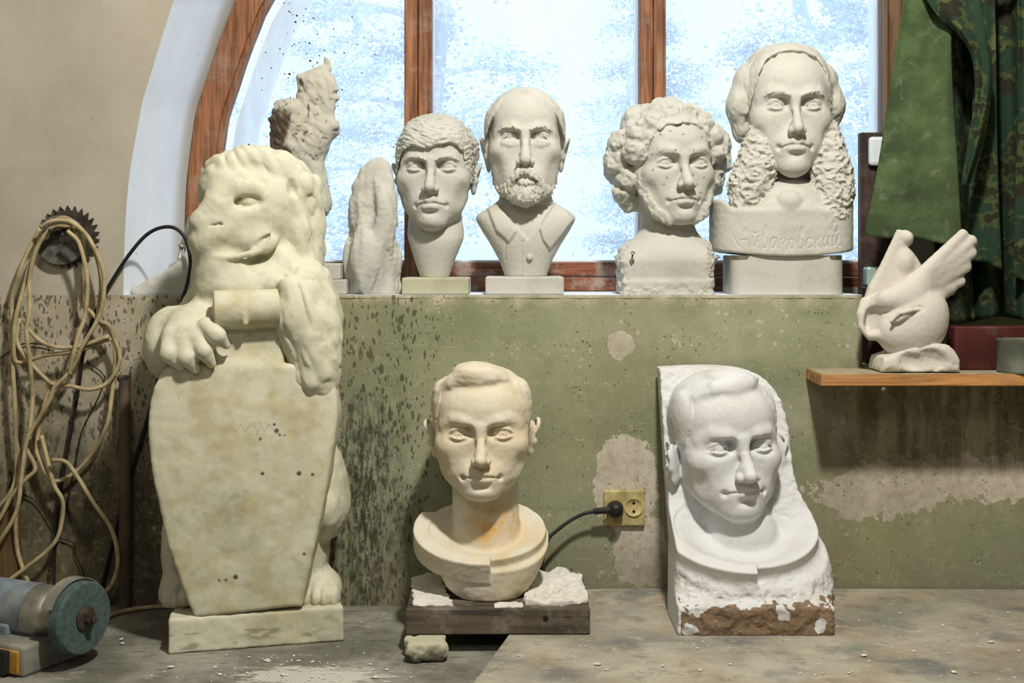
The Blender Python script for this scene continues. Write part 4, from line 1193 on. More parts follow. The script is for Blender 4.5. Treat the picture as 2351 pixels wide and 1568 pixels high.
def bm_lathe(bm, prof, M=None, seg=40):
    """prof: (x along the axis, radius)"""
    rings = []
    for x, r in prof:
        rings.append([bm.verts.new((x, r * math.cos(2 * math.pi * k / seg), r * math.sin(2 * math.pi * k / seg))) for k in range(seg)])
    for a, b in zip(rings, rings[1:]):
        for k in range(seg): bm.faces.new((a[k], b[k], b[(k + 1) % seg], a[(k + 1) % seg]))
    bm.faces.new(rings[0]); bm.faces.new(rings[-1][::-1])
    if M is not None:
        for ring in rings:
            for v in ring: v.co = M @ v.co

def lathe_mesh(name, prof, M=None, seg=40, smooth=True):
    bm = bmesh.new(); bm_lathe(bm, prof, M, seg); me = bm_mesh(name, bm, smooth)
    return me

def auto_smooth(o, ang=40):
    me = o.data
    me.polygons.foreach_set('use_smooth', [True] * len(me.polygons))
    bm = bmesh.new(); bm.from_mesh(me)
    for e in bm.edges:
        if len(e.link_faces) == 2 and e.calc_face_angle(0) > math.radians(ang): e.smooth = False
    bm.to_mesh(me); bm.free(); return o

# ================================================================ materials
def m_plaster(name, base, warm=(.50, .38, .14), stain_amt=.45, speck=.5, grime=.25, brown=(.20, .09, .035), dirt=(.33, .30, .20)):
    g = G(name)
    n1 = g.noise(9, 5); n2 = g.noise(34, 4); n3 = g.noise(420, 2)
    c = g.mix(g.mul(g.mp(n1, .45, .75), grime), base, dirt)
    c = g.mix(g.mul(g.mp(n2, .5, .8), .18), c, tuple(min(1, x * 1.12) for x in base))
    c = g.mix(g.mul(g.attr('stain'), stain_amt), c, warm)
    dots = g.mul(g.mp(g.vor(95), .16, .06), g.mp(g.noise(18, 3), .52, .66))
    c = g.mix(g.mul(dots, speck), c, (.10, .085, .055))
    c = g.mix(g.attr('dark'), c, (.035, .028, .02))
    br = g.mix(g.noise(40, 4), tuple(x * .45 for x in brown), tuple(x * 1.5 for x in brown))
    c = g.mix(g.attr('brown'), c, br)
    c = g.mix(g.mul(g.mp(n3, .35, .65), .22), c, tuple(x * .66 for x in base))
    c = g.mix(g.mul(g.mp(g.noise(15, 6, .7), .5, .72), grime * .9), c, tuple(x * .8 for x in dirt))
    h = g.add(g.mul(n2, .6), g.mul(n3, .8))
    return g.done(c, g.mp(g.attr('brown'), 0, 1, .88, .45), h, .22, .0012, spec=.2)

def m_simple(name, col, rough=.7, var=.25, scale=25, metal=0., bump=.15, spec=.3, dust=0.):
    g = G(name); n = g.noise(scale, 5)
    c = g.mix(g.mp(n, .3, .7), tuple(x * (1 - var) for x in col), tuple(min(1, x * (1 + var)) for x in col))
    if dust: c = g.mix(g.mul(g.mp(g.noise(scale * .6, 5), .45, .7), dust), c, (.42, .40, .33))
    return g.done(c, rough, n, bump, .001, metal, spec)

def m_wood(name, col, axis=2, scale=1., dusty=0., rough=.6, dark=.45):
    g = G(name)
    v = [26 * scale] * 3; v[axis] = 1.4 * scale
    n = g.noise(2.6, 6, .6, g.sc(tuple(v)), .6); n2 = g.noise(5, 4)
    c = g.mix(g.mp(n, .32, .68), tuple(x * dark for x in col), tuple(min(1, x * 1.35) for x in col))
    c = g.mix(g.mul(g.mp(n2, .5, .75), .4), c, tuple(x * .6 for x in col))
    if dusty: c = g.mix(g.mul(g.mp(g.noise(14, 6, .7), .48, .66), dusty), c, (.50, .46, .40))
    return g.done(c, rough, n, .35, .0015, spec=.25)

def m_wall_low():
    g = G('painted wall')
    x, y, z = g.xyz()
    nA = g.noise(5, 6, .62); nB = g.noise(17, 6, .6); nC = g.noise(60, 4); nF = g.noise(330, 2)
    green = g.mix(g.mp(nA, .35, .7), (.240, .262, .155), (.385, .402, .272))
    green = g.mix(g.mul(g.mp(g.noise(2.3, 3), .45, .7), .45), green, (.36, .33, .18))
    beige = g.mix(g.mp(nB, .35, .7), (.46, .41, .29), (.60, .54, .42))
    # painted part: below the sill, right of the cables
    paint = g.mul(g.mp(g.add(x, g.mul(g.math('SUBTRACT', nA, .5), .25)), -.83, -.66), g.mp(g.add(z, g.mul(g.math('SUBTRACT', nB, .5), .10)), .615, .575))
    c = g.mix(paint, beige, green)
    # bare plaster patches
    nR = g.math('ADD', g.mul(nB, .55), g.mul(g.noise(48, 6, .7), .45))
    bare = g.spot(.236, .215, .068, .105, nR, .75, 1.01, .99)
    bare = g.mx(bare, g.spot(.262, .080, .055, .080, nR, .9, 1.01, .99))
    bare = g.mx(bare, g.spot(.222, .502, .028, .028, nR, 1.1, 1.01, .99))
    bare = g.mx(bare, g.spot(.95, .225, .26, .045, nR, 1.5, 1.02, .98))
    bare = g.mx(bare, g.spot(.76, .195, .13, .055, nR, 1.6, 1.02, .98))
    bare = g.mx(bare, g.mul(g.mp(nR, .605, .62), g.mp(nA, .48, .56)))
    c = g.mix(g.mul(bare, .9), c, g.mix(g.mp(nC, .3, .7), (.54, .47, .37), (.74, .68, .58)))
    # small chips
    chips = g.mul(g.mp(g.vor(26), .12, .09), g.mp(nA, .5, .56))
    c = g.mix(g.mul(chips, .7), c, (.55, .52, .42))
    # scratches
    sc_ = g.noise(8, 3, .5, g.sc((1.2, 1, 26)))
    c = g.mix(g.mul(g.mp(sc_, .64, .70), .28), c, (.55, .55, .42))
    sc2 = g.noise(9, 3, .5, g.sc((24, 1, 1.6)))
    c = g.mix(g.mul(g.mp(sc2, .66, .72), .25), c, (.10, .10, .06))
    # brown grime: low down on the left and behind the lion; on the right the shelf's shadow, painted
    lft = g.mp(g.add(x, g.mul(g.math('SUBTRACT', nA, .5), .3)), -.50, -.72)
    low = g.mp(g.add(z, g.mul(g.math('SUBTRACT', nA, .5), .35)), .46, .16)
    gr = g.mul(lft, low)
    c = g.mix(g.mul(gr, .95), c, g.mix(g.mp(nB, .35, .65), (.030, .024, .014), (.125, .105, .066)))
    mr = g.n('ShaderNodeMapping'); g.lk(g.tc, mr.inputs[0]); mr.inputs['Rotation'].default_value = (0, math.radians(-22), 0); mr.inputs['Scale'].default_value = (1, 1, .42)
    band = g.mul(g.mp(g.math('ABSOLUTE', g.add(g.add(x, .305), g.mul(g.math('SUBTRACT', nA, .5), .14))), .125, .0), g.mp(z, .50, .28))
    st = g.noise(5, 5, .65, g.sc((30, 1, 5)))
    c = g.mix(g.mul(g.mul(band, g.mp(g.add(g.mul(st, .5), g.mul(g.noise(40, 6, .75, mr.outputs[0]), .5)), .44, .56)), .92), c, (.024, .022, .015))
    bot = g.mp(g.add(z, g.mul(g.math('SUBTRACT', nB, .5), .2)), .17, .0)
    c = g.mix(g.mul(g.mul(bot, g.mp(nA, .35, .6)), .55), c, (.15, .12, .07))
    shelf_shade = g.mul(g.mp(x, .60, .76), g.mul(g.mp(z, .22, .27), g.mp(z, .50, .42)))
    c = g.mix(g.mul(g.mul(shelf_shade, g.mp(g.noise(4, 5, .6, g.sc((8, 1, 1.2))), .35, .62)), .75), c, (.085, .062, .030))  # painted shadow of the shelf on the wall beneath it
    # splashes of dark dots, densest beside the lion
    dens = g.add(g.mp(g.math('ABSOLUTE', g.add(x, .29)), .22, .02), g.mp(x, -.62, -.75))
    dens = g.math('MINIMUM', g.add(g.mul(dens, .40), .05), .50)
    wob = g.n('ShaderNodeTexNoise'); g.lk(mr.outputs[0], wob.inputs['Vector']); wob.inputs['Scale'].default_value = 70; wob.inputs['Detail'].default_value = 3
    wv = g.n('ShaderNodeVectorMath'); wv.operation = 'MULTIPLY_ADD'; g.lk(wob.outputs['Color'], wv.inputs[0]); wv.inputs[1].default_value = (.012, .0, .012); g.lk(mr.outputs[0], wv.inputs[2])
    def splash(scale, thr, vec, soft=.05):
        v = g.n('ShaderNodeTexVoronoi'); g.lk(vec, v.inputs['Vector']); v.inputs['Scale'].default_value = scale
        sp_ = g.n('ShaderNodeSeparateColor'); g.lk(v.outputs['Color'], sp_.inputs[0])
        r3 = g.math('POWER', sp_.outputs[0], 3.)
        return g.math('MULTIPLY', g.math('SUBTRACT', g.mul(thr, r3), v.outputs['Distance']), 1 / soft, True)
    wv2 = g.n('ShaderNodeVectorMath'); wv2.operation = 'MULTIPLY_ADD'; g.lk(wob.outputs['Color'], wv2.inputs[0]); wv2.inputs[1].default_value = (.012, .0, .012); g.lk(g.tc, wv2.inputs[2])
    d1 = splash(190, g.add(g.mul(dens, 1.6), .12), wv.outputs[0])
    d2 = splash(92, g.add(g.mul(dens, 1.15), .06), wv.outputs[0])
    d3 = g.mul(splash(150, g.mul(g.mp(nB, .35, .65), .55), wv2.outputs[0]), .8)
    dd = g.math('MINIMUM', g.mx(g.mx(d1, d2), d3), 1.)
    l1 = g.mx(splash(60, g.mul(g.mp(nA, .42, .62), .36), wv2.outputs[0]), g.mul(splash(170, g.mul(g.mp(nB, .4, .6), .5), wv2.outputs[0]), .7))
    c = g.mix(g.mul(l1, .75), c, (.56, .54, .42))
    c = g.mix(g.mul(dd, .75), c, (.045, .04, .025))
    c = g.mix(g.mul(g.mp(g.noise(2.6, 5, .65), .48, .66), .40), c, (.19, .165, .085))
    c = g.mix(g.mul(g.mp(nC, .52, .68), .30), c, (.42, .40, .28))
    c = g.mix(g.mul(g.mp(nF, .35, .65), .22), c, (.10, .10, .06))
    h = g.add(g.add(g.mul(nC, .35), g.mul(nF, .25)), g.mul(bare, -.9))
    return g.done(c, .82, h, .45, .002, spec=.25)

def m_wall_up():
    g = G('bare plaster'); nA = g.noise(4, 6, .6); nC = g.noise(55, 5); nF = g.noise(300, 2)
    c = g.mix(g.mp(nA, .3, .7), (.45, .415, .325), (.56, .525, .43))
    d = g.mul(g.mp(g.vor(30, g.sc((1, 1, .55))), .07, .04), g.mp(g.noise(8, 2), .55, .62))
    c = g.mix(g.mul(d, .7), c, (.10, .08, .05))
    c = g.mix(g.mul(g.mp(nF, .35, .65), .12), c, (.30, .27, .2))
    c = g.mix(g.mul(g.mp(g.noise(9, 5, .65, g.sc((1, 1, .4))), .52, .72), .3), c, (.36, .33, .25))
    return g.done(c, .9, g.add(g.mul(nC, .5), g.mul(nF, .3)), .35, .002, spec=.15)

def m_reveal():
    g = G('daylight-tinted whitewash'); nA = g.noise(7, 6, .6); nF = g.noise(260, 2); x, y, z = g.xyz()
    c = g.mix(g.mp(nA, .3, .7), (.735, .79, .855), (.80, .855, .92))  # blue of the window daylight is put into this colour
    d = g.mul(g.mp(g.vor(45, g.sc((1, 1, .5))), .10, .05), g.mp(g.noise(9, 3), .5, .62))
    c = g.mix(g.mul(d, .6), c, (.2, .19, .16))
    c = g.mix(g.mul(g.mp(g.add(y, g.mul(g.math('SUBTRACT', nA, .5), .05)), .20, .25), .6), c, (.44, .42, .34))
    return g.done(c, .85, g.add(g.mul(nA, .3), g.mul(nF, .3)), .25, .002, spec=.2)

def m_bench(name, a, b, stains=True, grime=.5):
    g = G(name); nA = g.noise(5, 6, .62); nB = g.noise(24, 6, .65); nF = g.noise(240, 2); x, y, z = g.xyz()
    c = g.mix(g.mp(nA, .35, .65), a, b)
    if stains:
        c = g.mix(g.mul(g.mp(g.noise(4.2, 3, .5), .50, .68), .40), c, (.36, .22, .13))
        n2 = g.noise(5.5, 3, .5, g.sc((1, 1.3, 1), None)); c = g.mix(g.mul(g.mp(n2, .54, .70), .65), c, (.11, .13, .145))
        n3 = g.noise(3.1, 2, .5, g.sc((1.3, 1, 1))); c = g.mix(g.mul(g.mp(n3, .55, .7), .4), c, (.20, .27, .19))
    c = g.mix(g.mul(g.mp(g.noise(16, 7, .72), .50, .66), .50), c, tuple(v * .45 for v in a))
    c = g.mix(g.mul(g.mp(g.noise(19, 7, .75, g.sc((1, 1.6, 1))), .56, .68), .55), c, tuple(min(1, v * 1.45) for v in b))
    ch = g.mul(g.mp(g.vor(36), .13, .09), g.mp(g.noise(7, 3), .48, .6))
    c = g.mix(g.mul(ch, .8), c, (.60, .57, .48))
    dk = g.mul(g.mp(g.vor(50), .13, .08), g.mp(g.noise(11, 3), .5, .6))
    c = g.mix(g.mul(dk, .7), c, (.05, .045, .035))
    st = g.noise(7, 4, .6, g.sc((2.2, 14, 1)))
    c = g.mix(g.mul(g.mp(st, .55, .7), grime), c, tuple(v * .35 for v in a))
    c = g.mix(g.mul(g.mp(nB, .55, .75), .3), c, (.45, .42, .34))
    if not stains:   # smear of spilt plaster
        px = g.math('DIVIDE', g.add(x, .345), .135); py = g.math('DIVIDE', g.add(y, -.012), .048)
        r = g.add(g.math('SQRT', g.add(g.mul(px, px), g.mul(py, py))), g.mul(g.math('SUBTRACT', g.noise(22, 6, .7, g.sc((1, 3, 1))), .5), 2.6))
        c = g.mix(g.mul(g.mp(r, 1.0, .75), .85), c, (.62, .60, .52))
    c = g.mix(g.mul(g.mp(nF, .35, .65), .15), c, (.1, .1, .08))
    return g.done(c, .75, g.add(g.mul(nB, .5), g.mul(nF, .25)), .35, .0015, spec=.3)

def m_cloth(name, cols, scale, dust=.25):
    g = G(name); wv = g.noise(520, 2); n = g.noise(scale, 3, .55, g.sc((1, 1, 1.5))); n2 = g.noise(scale * .8, 3, .5, g.sc((1.3, 1, 1.9)))
    c = cols[0]
    if len(cols) == 1: c = g.mix(g.mp(n, .35, .65), tuple(v * .7 for v in cols[0]), tuple(v * 1.35 for v in cols[0]))
    else:
        c = g.mix(g.mp(n, .50, .515), cols[0], cols[1]); c = g.mix(g.mp(n2, .54, .555), c, cols[2])
        c = g.mix(g.mp(g.noise(scale * 1.3, 2, .5), .62, .635), c, cols[3])
    c = g.mix(g.mul(g.mp(g.noise(38, 6, .7), .52, .72), dust), c, (.30, .33, .22))
    c = g.mix(g.mul(g.mp(wv, .4, .6), .3), c, (.02, .03, .015))
    return g.done(c, .95, wv, .3, .0006, spec=.1)

def m_glass():
    g = G('dusty window glass')
    sm = g.noise(7, 5, .6, g.sc((5, 1, .7))); cl = g.noise(3, 4); sp = g.mul(g.mp(g.vor(60), .07, .05), g.mp(g.noise(9, 2), .52, .6))
    f = g.add(g.mul(g.mp(sm, .45, .75), .20), g.mul(g.mp(cl, .3, .7), .12)); f = g.add(f, .47)
    tr = g.n('ShaderNodeBsdfTransparent'); tl = g.n('ShaderNodeBsdfTranslucent'); tl.inputs[0].default_value = (.93, .96, 1, 1)
    gl = g.n('ShaderNodeBsdfGlossy'); gl.inputs['Roughness'].default_value = .08
    m1 = g.n('ShaderNodeMixShader'); g.lk(f, m1.inputs[0]); g.t.links.new(tr.outputs[0], m1.inputs[1]); g.t.links.new(tl.outputs[0], m1.inputs[2])
    m2 = g.n('ShaderNodeMixShader'); m2.inputs[0].default_value = .03; g.t.links.new(m1.outputs[0], m2.inputs[1]); g.t.links.new(gl.outputs[0], m2.inputs[2])
    df = g.n('ShaderNodeBsdfDiffuse'); df.inputs[0].default_value = (.12, .08, .04, 1)
    m3 = g.n('ShaderNodeMixShader'); g.lk(g.mul(sp, .6), m3.inputs[0]); g.t.links.new(m2.outputs[0], m3.inputs[1]); g.t.links.new(df.outputs[0], m3.inputs[2])
    g.t.links.new(m3.outputs[0], g.out.inputs[0]); return g.m

M = dict(
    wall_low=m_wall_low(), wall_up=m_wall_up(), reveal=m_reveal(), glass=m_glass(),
    frame=m_wood('red brown timber', (.285, .120, .055), 2, 1.5, .18), rail=m_wood('worn red timber', (.26, .09, .045), 0, 1., .5),
    jamb=m_wood('dark brown timber', (.15, .085, .045), 2, 1., .05), jambgrey=m_simple('greyed timber', (.42, .37, .40), .7, .3, 30),
    white=m_simple('white gloss paint', (.74, .76, .78), .5, .08, 18, bump=.1),
    plank=m_wood('old grey plank', (.100, .080, .060), 0, .8, .25, .8), shelf=m_wood('pine shelf', (.52, .25, .085), 0, .8, .10), shelfdust=m_simple('dusty board', (.36, .31, .21), .9, .2, 30),
    bench=m_bench('old bench top', (.155, .153, .125), (.34, .335, .275), False, .55), sheet=m_bench('stained hardboard', (.29, .27, .205), (.46, .43, .34), True, .3),
    p_lion=m_plaster('weathered plaster', (.68, .665, .515), (.45, .38, .15), .55, .7, .50, dirt=(.36, .35, .22)), p_a=m_plaster('grey plaster', (.57, .565, .505), speck=.5, grime=.3), p_b=m_plaster('cream plaster', (.60, .59, .525), speck=.45, grime=.28),
    p_base=m_plaster('green stained plaster', (.53, .52, .37), speck=.4, grime=.4), p_white=m_plaster('white plaster', (.71, .72, .72), speck=.3, grime=.22, brown=(.21, .125, .060)),
    p_old=m_plaster('aged plaster', (.72, .685, .57), (.66, .38, .07), .9, .7, .42, dirt=(.52, .43, .22)), p_clay=m_plaster('smeared clay', (.57, .55, .46), brown=(.055, .028, .011), speck=.7), p_dove=m_plaster('smooth cream plaster', (.66, .625, .55), speck=.2, grime=.12),
    cable=m_simple('beige cable', (.44, .36, .20), .6, .3, 30, dust=.15), black=m_simple('black rubber', (.018, .017, .016), .45, .3, 40), 
    rust=m_simple('rusty steel', (.075, .060, .045), .6, .5, 45, .5, .3), stone=m_simple('abrasive disc', (.105, .10, .085), .9, .4, 70, bump=.4, dust=.4), steel=m_simple('dull steel', (.40, .39, .35), .42, .25, 40, .85),
    pipe=m_simple('brown painted pipe', (.095, .070, .045), .6, .4, 14), blue=m_simple('blue grey enamel', (.17, .21, .25), .5, .3, 20, bump=.2, dust=.55), wheel=m_simple('green grit wheel', (.070, .105, .102), .92, .25, 90, bump=.5),
    greybox=m_simple('grey casting', (.20, .20, .165), .7, .3, 20, dust=.4), yellow=m_simple('yellow plate', (.46, .25, .025), .6, .35, 25, dust=.25), plate=m_simple('yellowed plastic', (.50, .41, .18), .55, .3, 40), hole=m_simple('dark hole', (.012, .010, .008), .8),
    green=m_cloth('green canvas', [(.075, .115, .050)], 9, .35), camo=m_cloth('camouflage cloth', [(.024, .050, .030), (.070, .088, .032), (.030, .028, .018), (.105, .12, .05)], 14, .10),
    maroon=m_simple('maroon paint', (.085, .018, .016), .6, .4, 12, dust=.35), tin=m_simple('grey green tin', (.12, .13, .10), .6, .3, 15, dust=.25), darkwood=m_wood('dark brown board', (.055, .033, .024), 2, 1., .08), teal=m_simple('pale green glass', (.34, .45, .42), .25, .15, 10), ivory=m_simple('white enamel', (.70, .76, .80), .4, .1, 10),
    post=m_wood('brown post', (.12, .075, .035), 2, 1., .0), resin=m_simple('brown resin', (.05, .02, .008), .25, .5, 30), flake=m_simple('white flakes', (.72, .70, .63), .9, .15, 60), crust=m_plaster('lumpy plaster crust', (.74, .72, .65), speck=.3),
    bark=m_simple('winter bark', (.45, .50, .56), .9, .3, 30), snow=m_simple('snow', (.88, .92, .96), .8, .05, 10, bump=0), needles=m_simple('frosted twigs', (.45, .58, .70), .9, .25, 10, bump=0), concrete=m_simple('grey concrete', (.30, .29, .26), .9, .2, 10), ceil=m_simple('whitewashed ceiling', (.62, .60, .54), .9, .08, 6),
)

# ================================================================ the room
WF, YG = .27, .32                      # frame depth, glass depth
front = [(399, 0), (377, 70), (348, 164), (327, 235), (313, 308), (298, 396), (290, 480), (285, 580), (283, 678)]
outer = [(541, 0), (503, 97), (477, 176), (453, 249), (442, 317), (433, 390), (428, 450), (425, 560), (424, 676)]
inner = [(615, 0), (577, 79), (547, 155), (527, 235), (509, 308), (501, 365), (496, 450), (492, 560), (490, 676)]
XR = .905
def arch(pts, Y, xr, top):
    """opening outline, from the left foot up over the top to the right foot"""
    L = [(wx(a, Y), wz(b, Y)) for a, b in pts][::-1]
    x0, z0 = L[-1]; xm = (x0 + xr) / 2 + .02
    ext = spl([L[-2], L[-1], (x0 + .15, z0 + .235), (x0 + .42, z0 + top * .80), (xm + .05, z0 + top), (xr - .22, z0 + top * .72), (xr - .04, z0 + top * .25), (xr, z0 - .05), (xr, z0 - .2)], 6)[7:]
    P = [tuple(p) for p in spl(L, 4)] + [tuple(p) for p in ext] + [(xr, SILL)]
    P[0] = (P[0][0], SILL)
    return P
AF, AO = arch(front, 0, XR + .03, .62), arch(outer, WF, XR, .60)
n_ = min(len(AF), len(AO))

bm = bmesh.new()
def face(bm, pts): return bm.faces.new([bm.verts.new(p) for p in pts])
XN, ZN = wx(1985, 0), .4565            # niche beside the sill
# lower wall with the niche cut into its right end
face(bm, [(-2.2, 0, -.85), (2.3, 0, -.85), (2.3, 0, ZN), (XN + .02, 0, ZN), (XN + .02, 0, ZN)][:4] + [(-2.2, 0, ZN)])
cor = [(XN - .02 + .02 * math.sin(a), .02 - .02 * math.cos(a)) for a in np.linspace(0, math.pi / 2, 7)]
face(bm, [(-2.2, 0, ZN), (cor[0][0], 0, ZN), (cor[0][0], 0, SILL), (-2.2, 0, SILL)])
for (x0, y0), (x1, y1) in zip(cor, cor[1:] + [(XN, WF)]):
    face(bm, [(x0, y0, ZN), (x1, y1, ZN), (x1, y1, SILL), (x0, y0, SILL)])
face(bm, [(XN, WF, ZN), (2.3, WF, ZN), (2.3, WF, SILL + .01), (XN, WF, SILL + .01)])
face(bm, [(cor[0][0], 0, ZN), (2.3, 0, ZN), (2.3, WF, ZN), (XN, WF, ZN), *[(a, b, ZN) for a, b in cor[::-1][:-1]]])
wall = structure('wall_back', bm_mesh('wall_back', bm), M['wall_low'])
# sill
bm = bmesh.new()
N = 320
g0 = [(-.83 + (XN + .83 - .0) * i / N) for i in range(N + 1)]
rs = random.Random(3)
ed = [float(-.0006 - .0016 * (noise3(np.array([[i * .11, .3, .1]], F32))[0] + .5 * noise3(np.array([[i * .37, 2.3, .1]], F32))[0])) for i in range(N + 1)]
fr = [bm.verts.new((x, e if x < XN - .02 else cor[min(6, int((x - XN + .02) / .02 * 6))][1], SILL + .0005)) for x, e in zip(g0, ed)]
bk = [bm.verts.new((x, WF + .06, SILL + .0005)) for x in g0]
lo_ = [bm.verts.new((v.co.x, v.co.y - .0005, SILL - .006)) for v in fr]
for i in range(N):
    bm.faces.new((fr[i], fr[i + 1], bk[i + 1], bk[i])); bm.faces.new((lo_[i], lo_[i + 1], fr[i + 1], fr[i]))
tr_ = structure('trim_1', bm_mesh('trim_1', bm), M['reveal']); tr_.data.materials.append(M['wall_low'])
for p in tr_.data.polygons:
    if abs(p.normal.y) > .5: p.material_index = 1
# upper wall around the opening, and the splayed reveal
bm = bmesh.new()
half_ = max(range(len(AF)), key=lambda i: AF[i][1])
face(bm, [(-2.2, 0, SILL), *[(a, 0, b) for a, b in AF[:half_ + 1]], (AF[half_][0], 0, 2.45), (-2.2, 0, 2.45)])
ZL = 1.40                               # the recess on the right rises to here
Rk = [p for p in AF[half_:] if p[1] > ZL]
face(bm, [(AF[half_][0], 0, 2.45), *[(a, 0, b) for a, b in Rk], (XR + .03, 0, ZL), (2.3, 0, ZL), (2.3, 0, 2.45)])
face(bm, [(XR, WF, SILL), (2.3, WF, SILL), (2.3, WF, ZL), (XR, WF, ZL)])
face(bm, [(XR + .03, 0, ZL), (2.3, 0, ZL), (2.3, WF, ZL), (XR, WF, ZL)])
structure('wall_upper', bm_mesh('wall_upper', bm), M['wall_up'])
bm = bmesh.new()
for i in range(n_ - 1):
    if i > half_ and AF[i + 1][1] < ZL: break
    K = 5
    for k in range(K):
        t0, t1 = k / K, (k + 1) / K
        def lp(i, t): return (AF[i][0] + (AO[i][0] - AF[i][0]) * t, (WF + .02) * t, AF[i][1] + (AO[i][1] - AF[i][1]) * t)
        face(bm, [lp(i, t0), lp(i, t1), lp(i + 1, t1), lp(i + 1, t0)])
bmesh.ops.remove_doubles(bm, verts=bm.verts[:], dist=1e-5)
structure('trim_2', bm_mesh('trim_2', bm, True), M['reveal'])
# other walls, floor, ceiling
def slab(name, c, h, m): structure(name, box_mesh(name, c, h), m)
slab('floor', (.05, -1.8, -.90), (2.25, 2.3, .05), M['concrete']); slab('ceiling', (.05, -1.8, 2.50), (2.25, 2.3, .05), M['ceil'])
slab('wall_left', (-2.25, -1.8, .8), (.05, 2.3, 1.75), M['wall_up']); slab('wall_right', (2.35, -1.8, .8), (.05, 2.3, 1.75), M['wall_up']); slab('wall_front', (.05, -4.1, .8), (2.25, .05, 1.75), M['wall_up'])

# window
win = link('window_1', None); win.location = (.08, WF, SILL); win['kind'] = 'structure'
WB = np.array((.08, WF, SILL))
def wpart(name, bm, mat, smooth=False):
    for v in bm.verts: v.co -= Vector(WB)
    o = link(name, bm_mesh(name, bm, smooth), mat, win); o['kind'] = 'structure'; return o
def band(bm, A, B, y0, y1):
    n = min(len(A), len(B))
    for (P, Q, ya, yb) in ((A, B, y0, y0), (A, A, y0, y1), (B, B, y0, y1), (A, B, y1, y1)):
        for i in range(n - 1):
            face(bm, [(P[i][0], ya, P[i][1]), (P[i + 1][0], ya, P[i + 1][1]), (Q[i + 1][0], yb, Q[i + 1][1]), (Q[i][0], yb, Q[i][1])])
    bmesh.ops.remove_doubles(bm, verts=bm.verts[:], dist=1e-5)
def inset(A, d):
    A = np.array(A); T = np.gradient(A, axis=0); T /= np.linalg.norm(T, axis=1)[:, None] + 1e-9
    B = A + np.stack([T[:, 1], -T[:, 0]], 1) * d; B[0, 1] = A[0, 1]; B[-1, 1] = A[-1, 1]
    return [tuple(p) for p in B]
AI = inset(AO, .066); A1 = inset(AO, .056)
AO_full = AO; kk_ = half_ + 6; AO, A1, AI = AO[:kk_], A1[:kk_], AI[:kk_]
bm = bmesh.new(); band(bm, AO, A1, WF, WF + .06); wpart('frame', bm, M['frame'])
bm = bmesh.new(); band(bm, A1, AI, WF + .012, WF + .05); wpart('glazing_bead', bm, M['frame'])
W1 = inset(AO, .064); W2 = inset(AO, .100)
bm = bmesh.new(); band(bm, W1, W2, .40, .45); wpart('outer_sash', bm, M['white'])
W3 = inset(AO, .112)
bm = bmesh.new(); band(bm, W2, W3, .425, .45); wpart('outer_sash', bm, M['white'])
AO = AO_full
def ztop(x): 
    xs = [a for a, b in AO]; i = min(range(len(AO)), key=lambda k: abs(AO[k][0] - x) + (0 if AO[k][1] > 1.2 else 9)); return AO[i][1] - .03
for (a, b) in ((928, 990), (1470, 1530)):
    x0, x1 = wx(a, WF), wx(b, WF); xm = x0 + (x1 - x0) * .50; zt = ztop(xm)
    bm = bmesh.new()
    for (p, q, y) in ((x0, xm - .0008, WF), (xm + .0008, x1 - .007, WF), (x1 - .0075, x1, WF + .008)):
        bm_box(bm, ((p + q) / 2, y + .03, (SILL + .02 + zt) / 2), ((q - p) / 2, .03, (zt - SILL - .02) / 2), None, .0025, 1)
    wpart('mullion', bm, M['frame'])
    bm = bmesh.new(); bm_box(bm, (xm, .425, (SILL + .02 + zt) / 2), ((x1 - x0) / 2 - .002, .022, (zt - SILL) / 2), None, .003, 1); wpart('outer_mullion', bm, M['white'])
# right jamb of the sash
bm = bmesh.new(); x0, x1 = wx(2040, WF), XR + .03; bm_box(bm, ((x0 + x1) / 2, WF + .034, 1.25), ((x1 - x0) / 2, .03, .62), None, .003, 1); bm_box(bm, ((wx(2030, WF) + x0) / 2, WF + .029, 1.25), ((x0 - wx(2030, WF)) / 2 - .0004, .03, .62), None, .002, 1); wpart('jamb', bm, M['jamb'])
bm = bmesh.new(); x0, x1 = wx(2000, .42), wx(2034, .42); bm_box(bm, ((x0 + x1) / 2, .425, 1.25), ((x1 - x0) / 2, .022, .62), None, .003, 1); wpart('outer_jamb', bm, M['white'])
bm = bmesh.new(); x0, x1 = wx(2013, .40), wx(2024, .40); bm_box(bm, ((x0 + x1) / 2, .4015, 1.25), ((x1 - x0) / 2, .002, .60)); wpart('outer_bead', bm, M['jambgrey'])
# bottom rail
x0, x1 = AO[0][0] + .01, XR
zr = wz(597, WF)
bm = bmesh.new(); bm_box(bm, ((x0 + x1) / 2, WF + .034, (SILL + .001 + zr - .040) / 2), ((x1 - x0) / 2, .032, (zr - .041 - SILL) / 2), None, .002, 1); wpart('bottom_rail', bm, M['rail'])
bm = bmesh.new(); bm_box(bm, ((x0 + x1) / 2, WF + .036, zr - .022), ((x1 - x0) / 2, .030, .0165), None, .003, 1); wpart('bottom_rail', bm, M['rail'])
bm = bmesh.new(); bm_box(bm, ((x0 + x1) / 2, WF + .040, zr - .003), ((x1 - x0) / 2, .026, .0028), None, .001, 1); wpart('sill_strip', bm, M['white'])
bm = bmesh.new(); bm_box(bm, ((x0 + x1) / 2, .425, SILL + .030), ((x1 - x0) / 2, .022, .035), None, .003, 1); wpart('outer_rail', bm, M['white'])
# glass
bm = bmesh.new(); GI = inset(AO, .050)
face(bm, [(a, YG, max(b, SILL + .05)) for a, b in GI]); wpart('pane', bm, M['glass'])
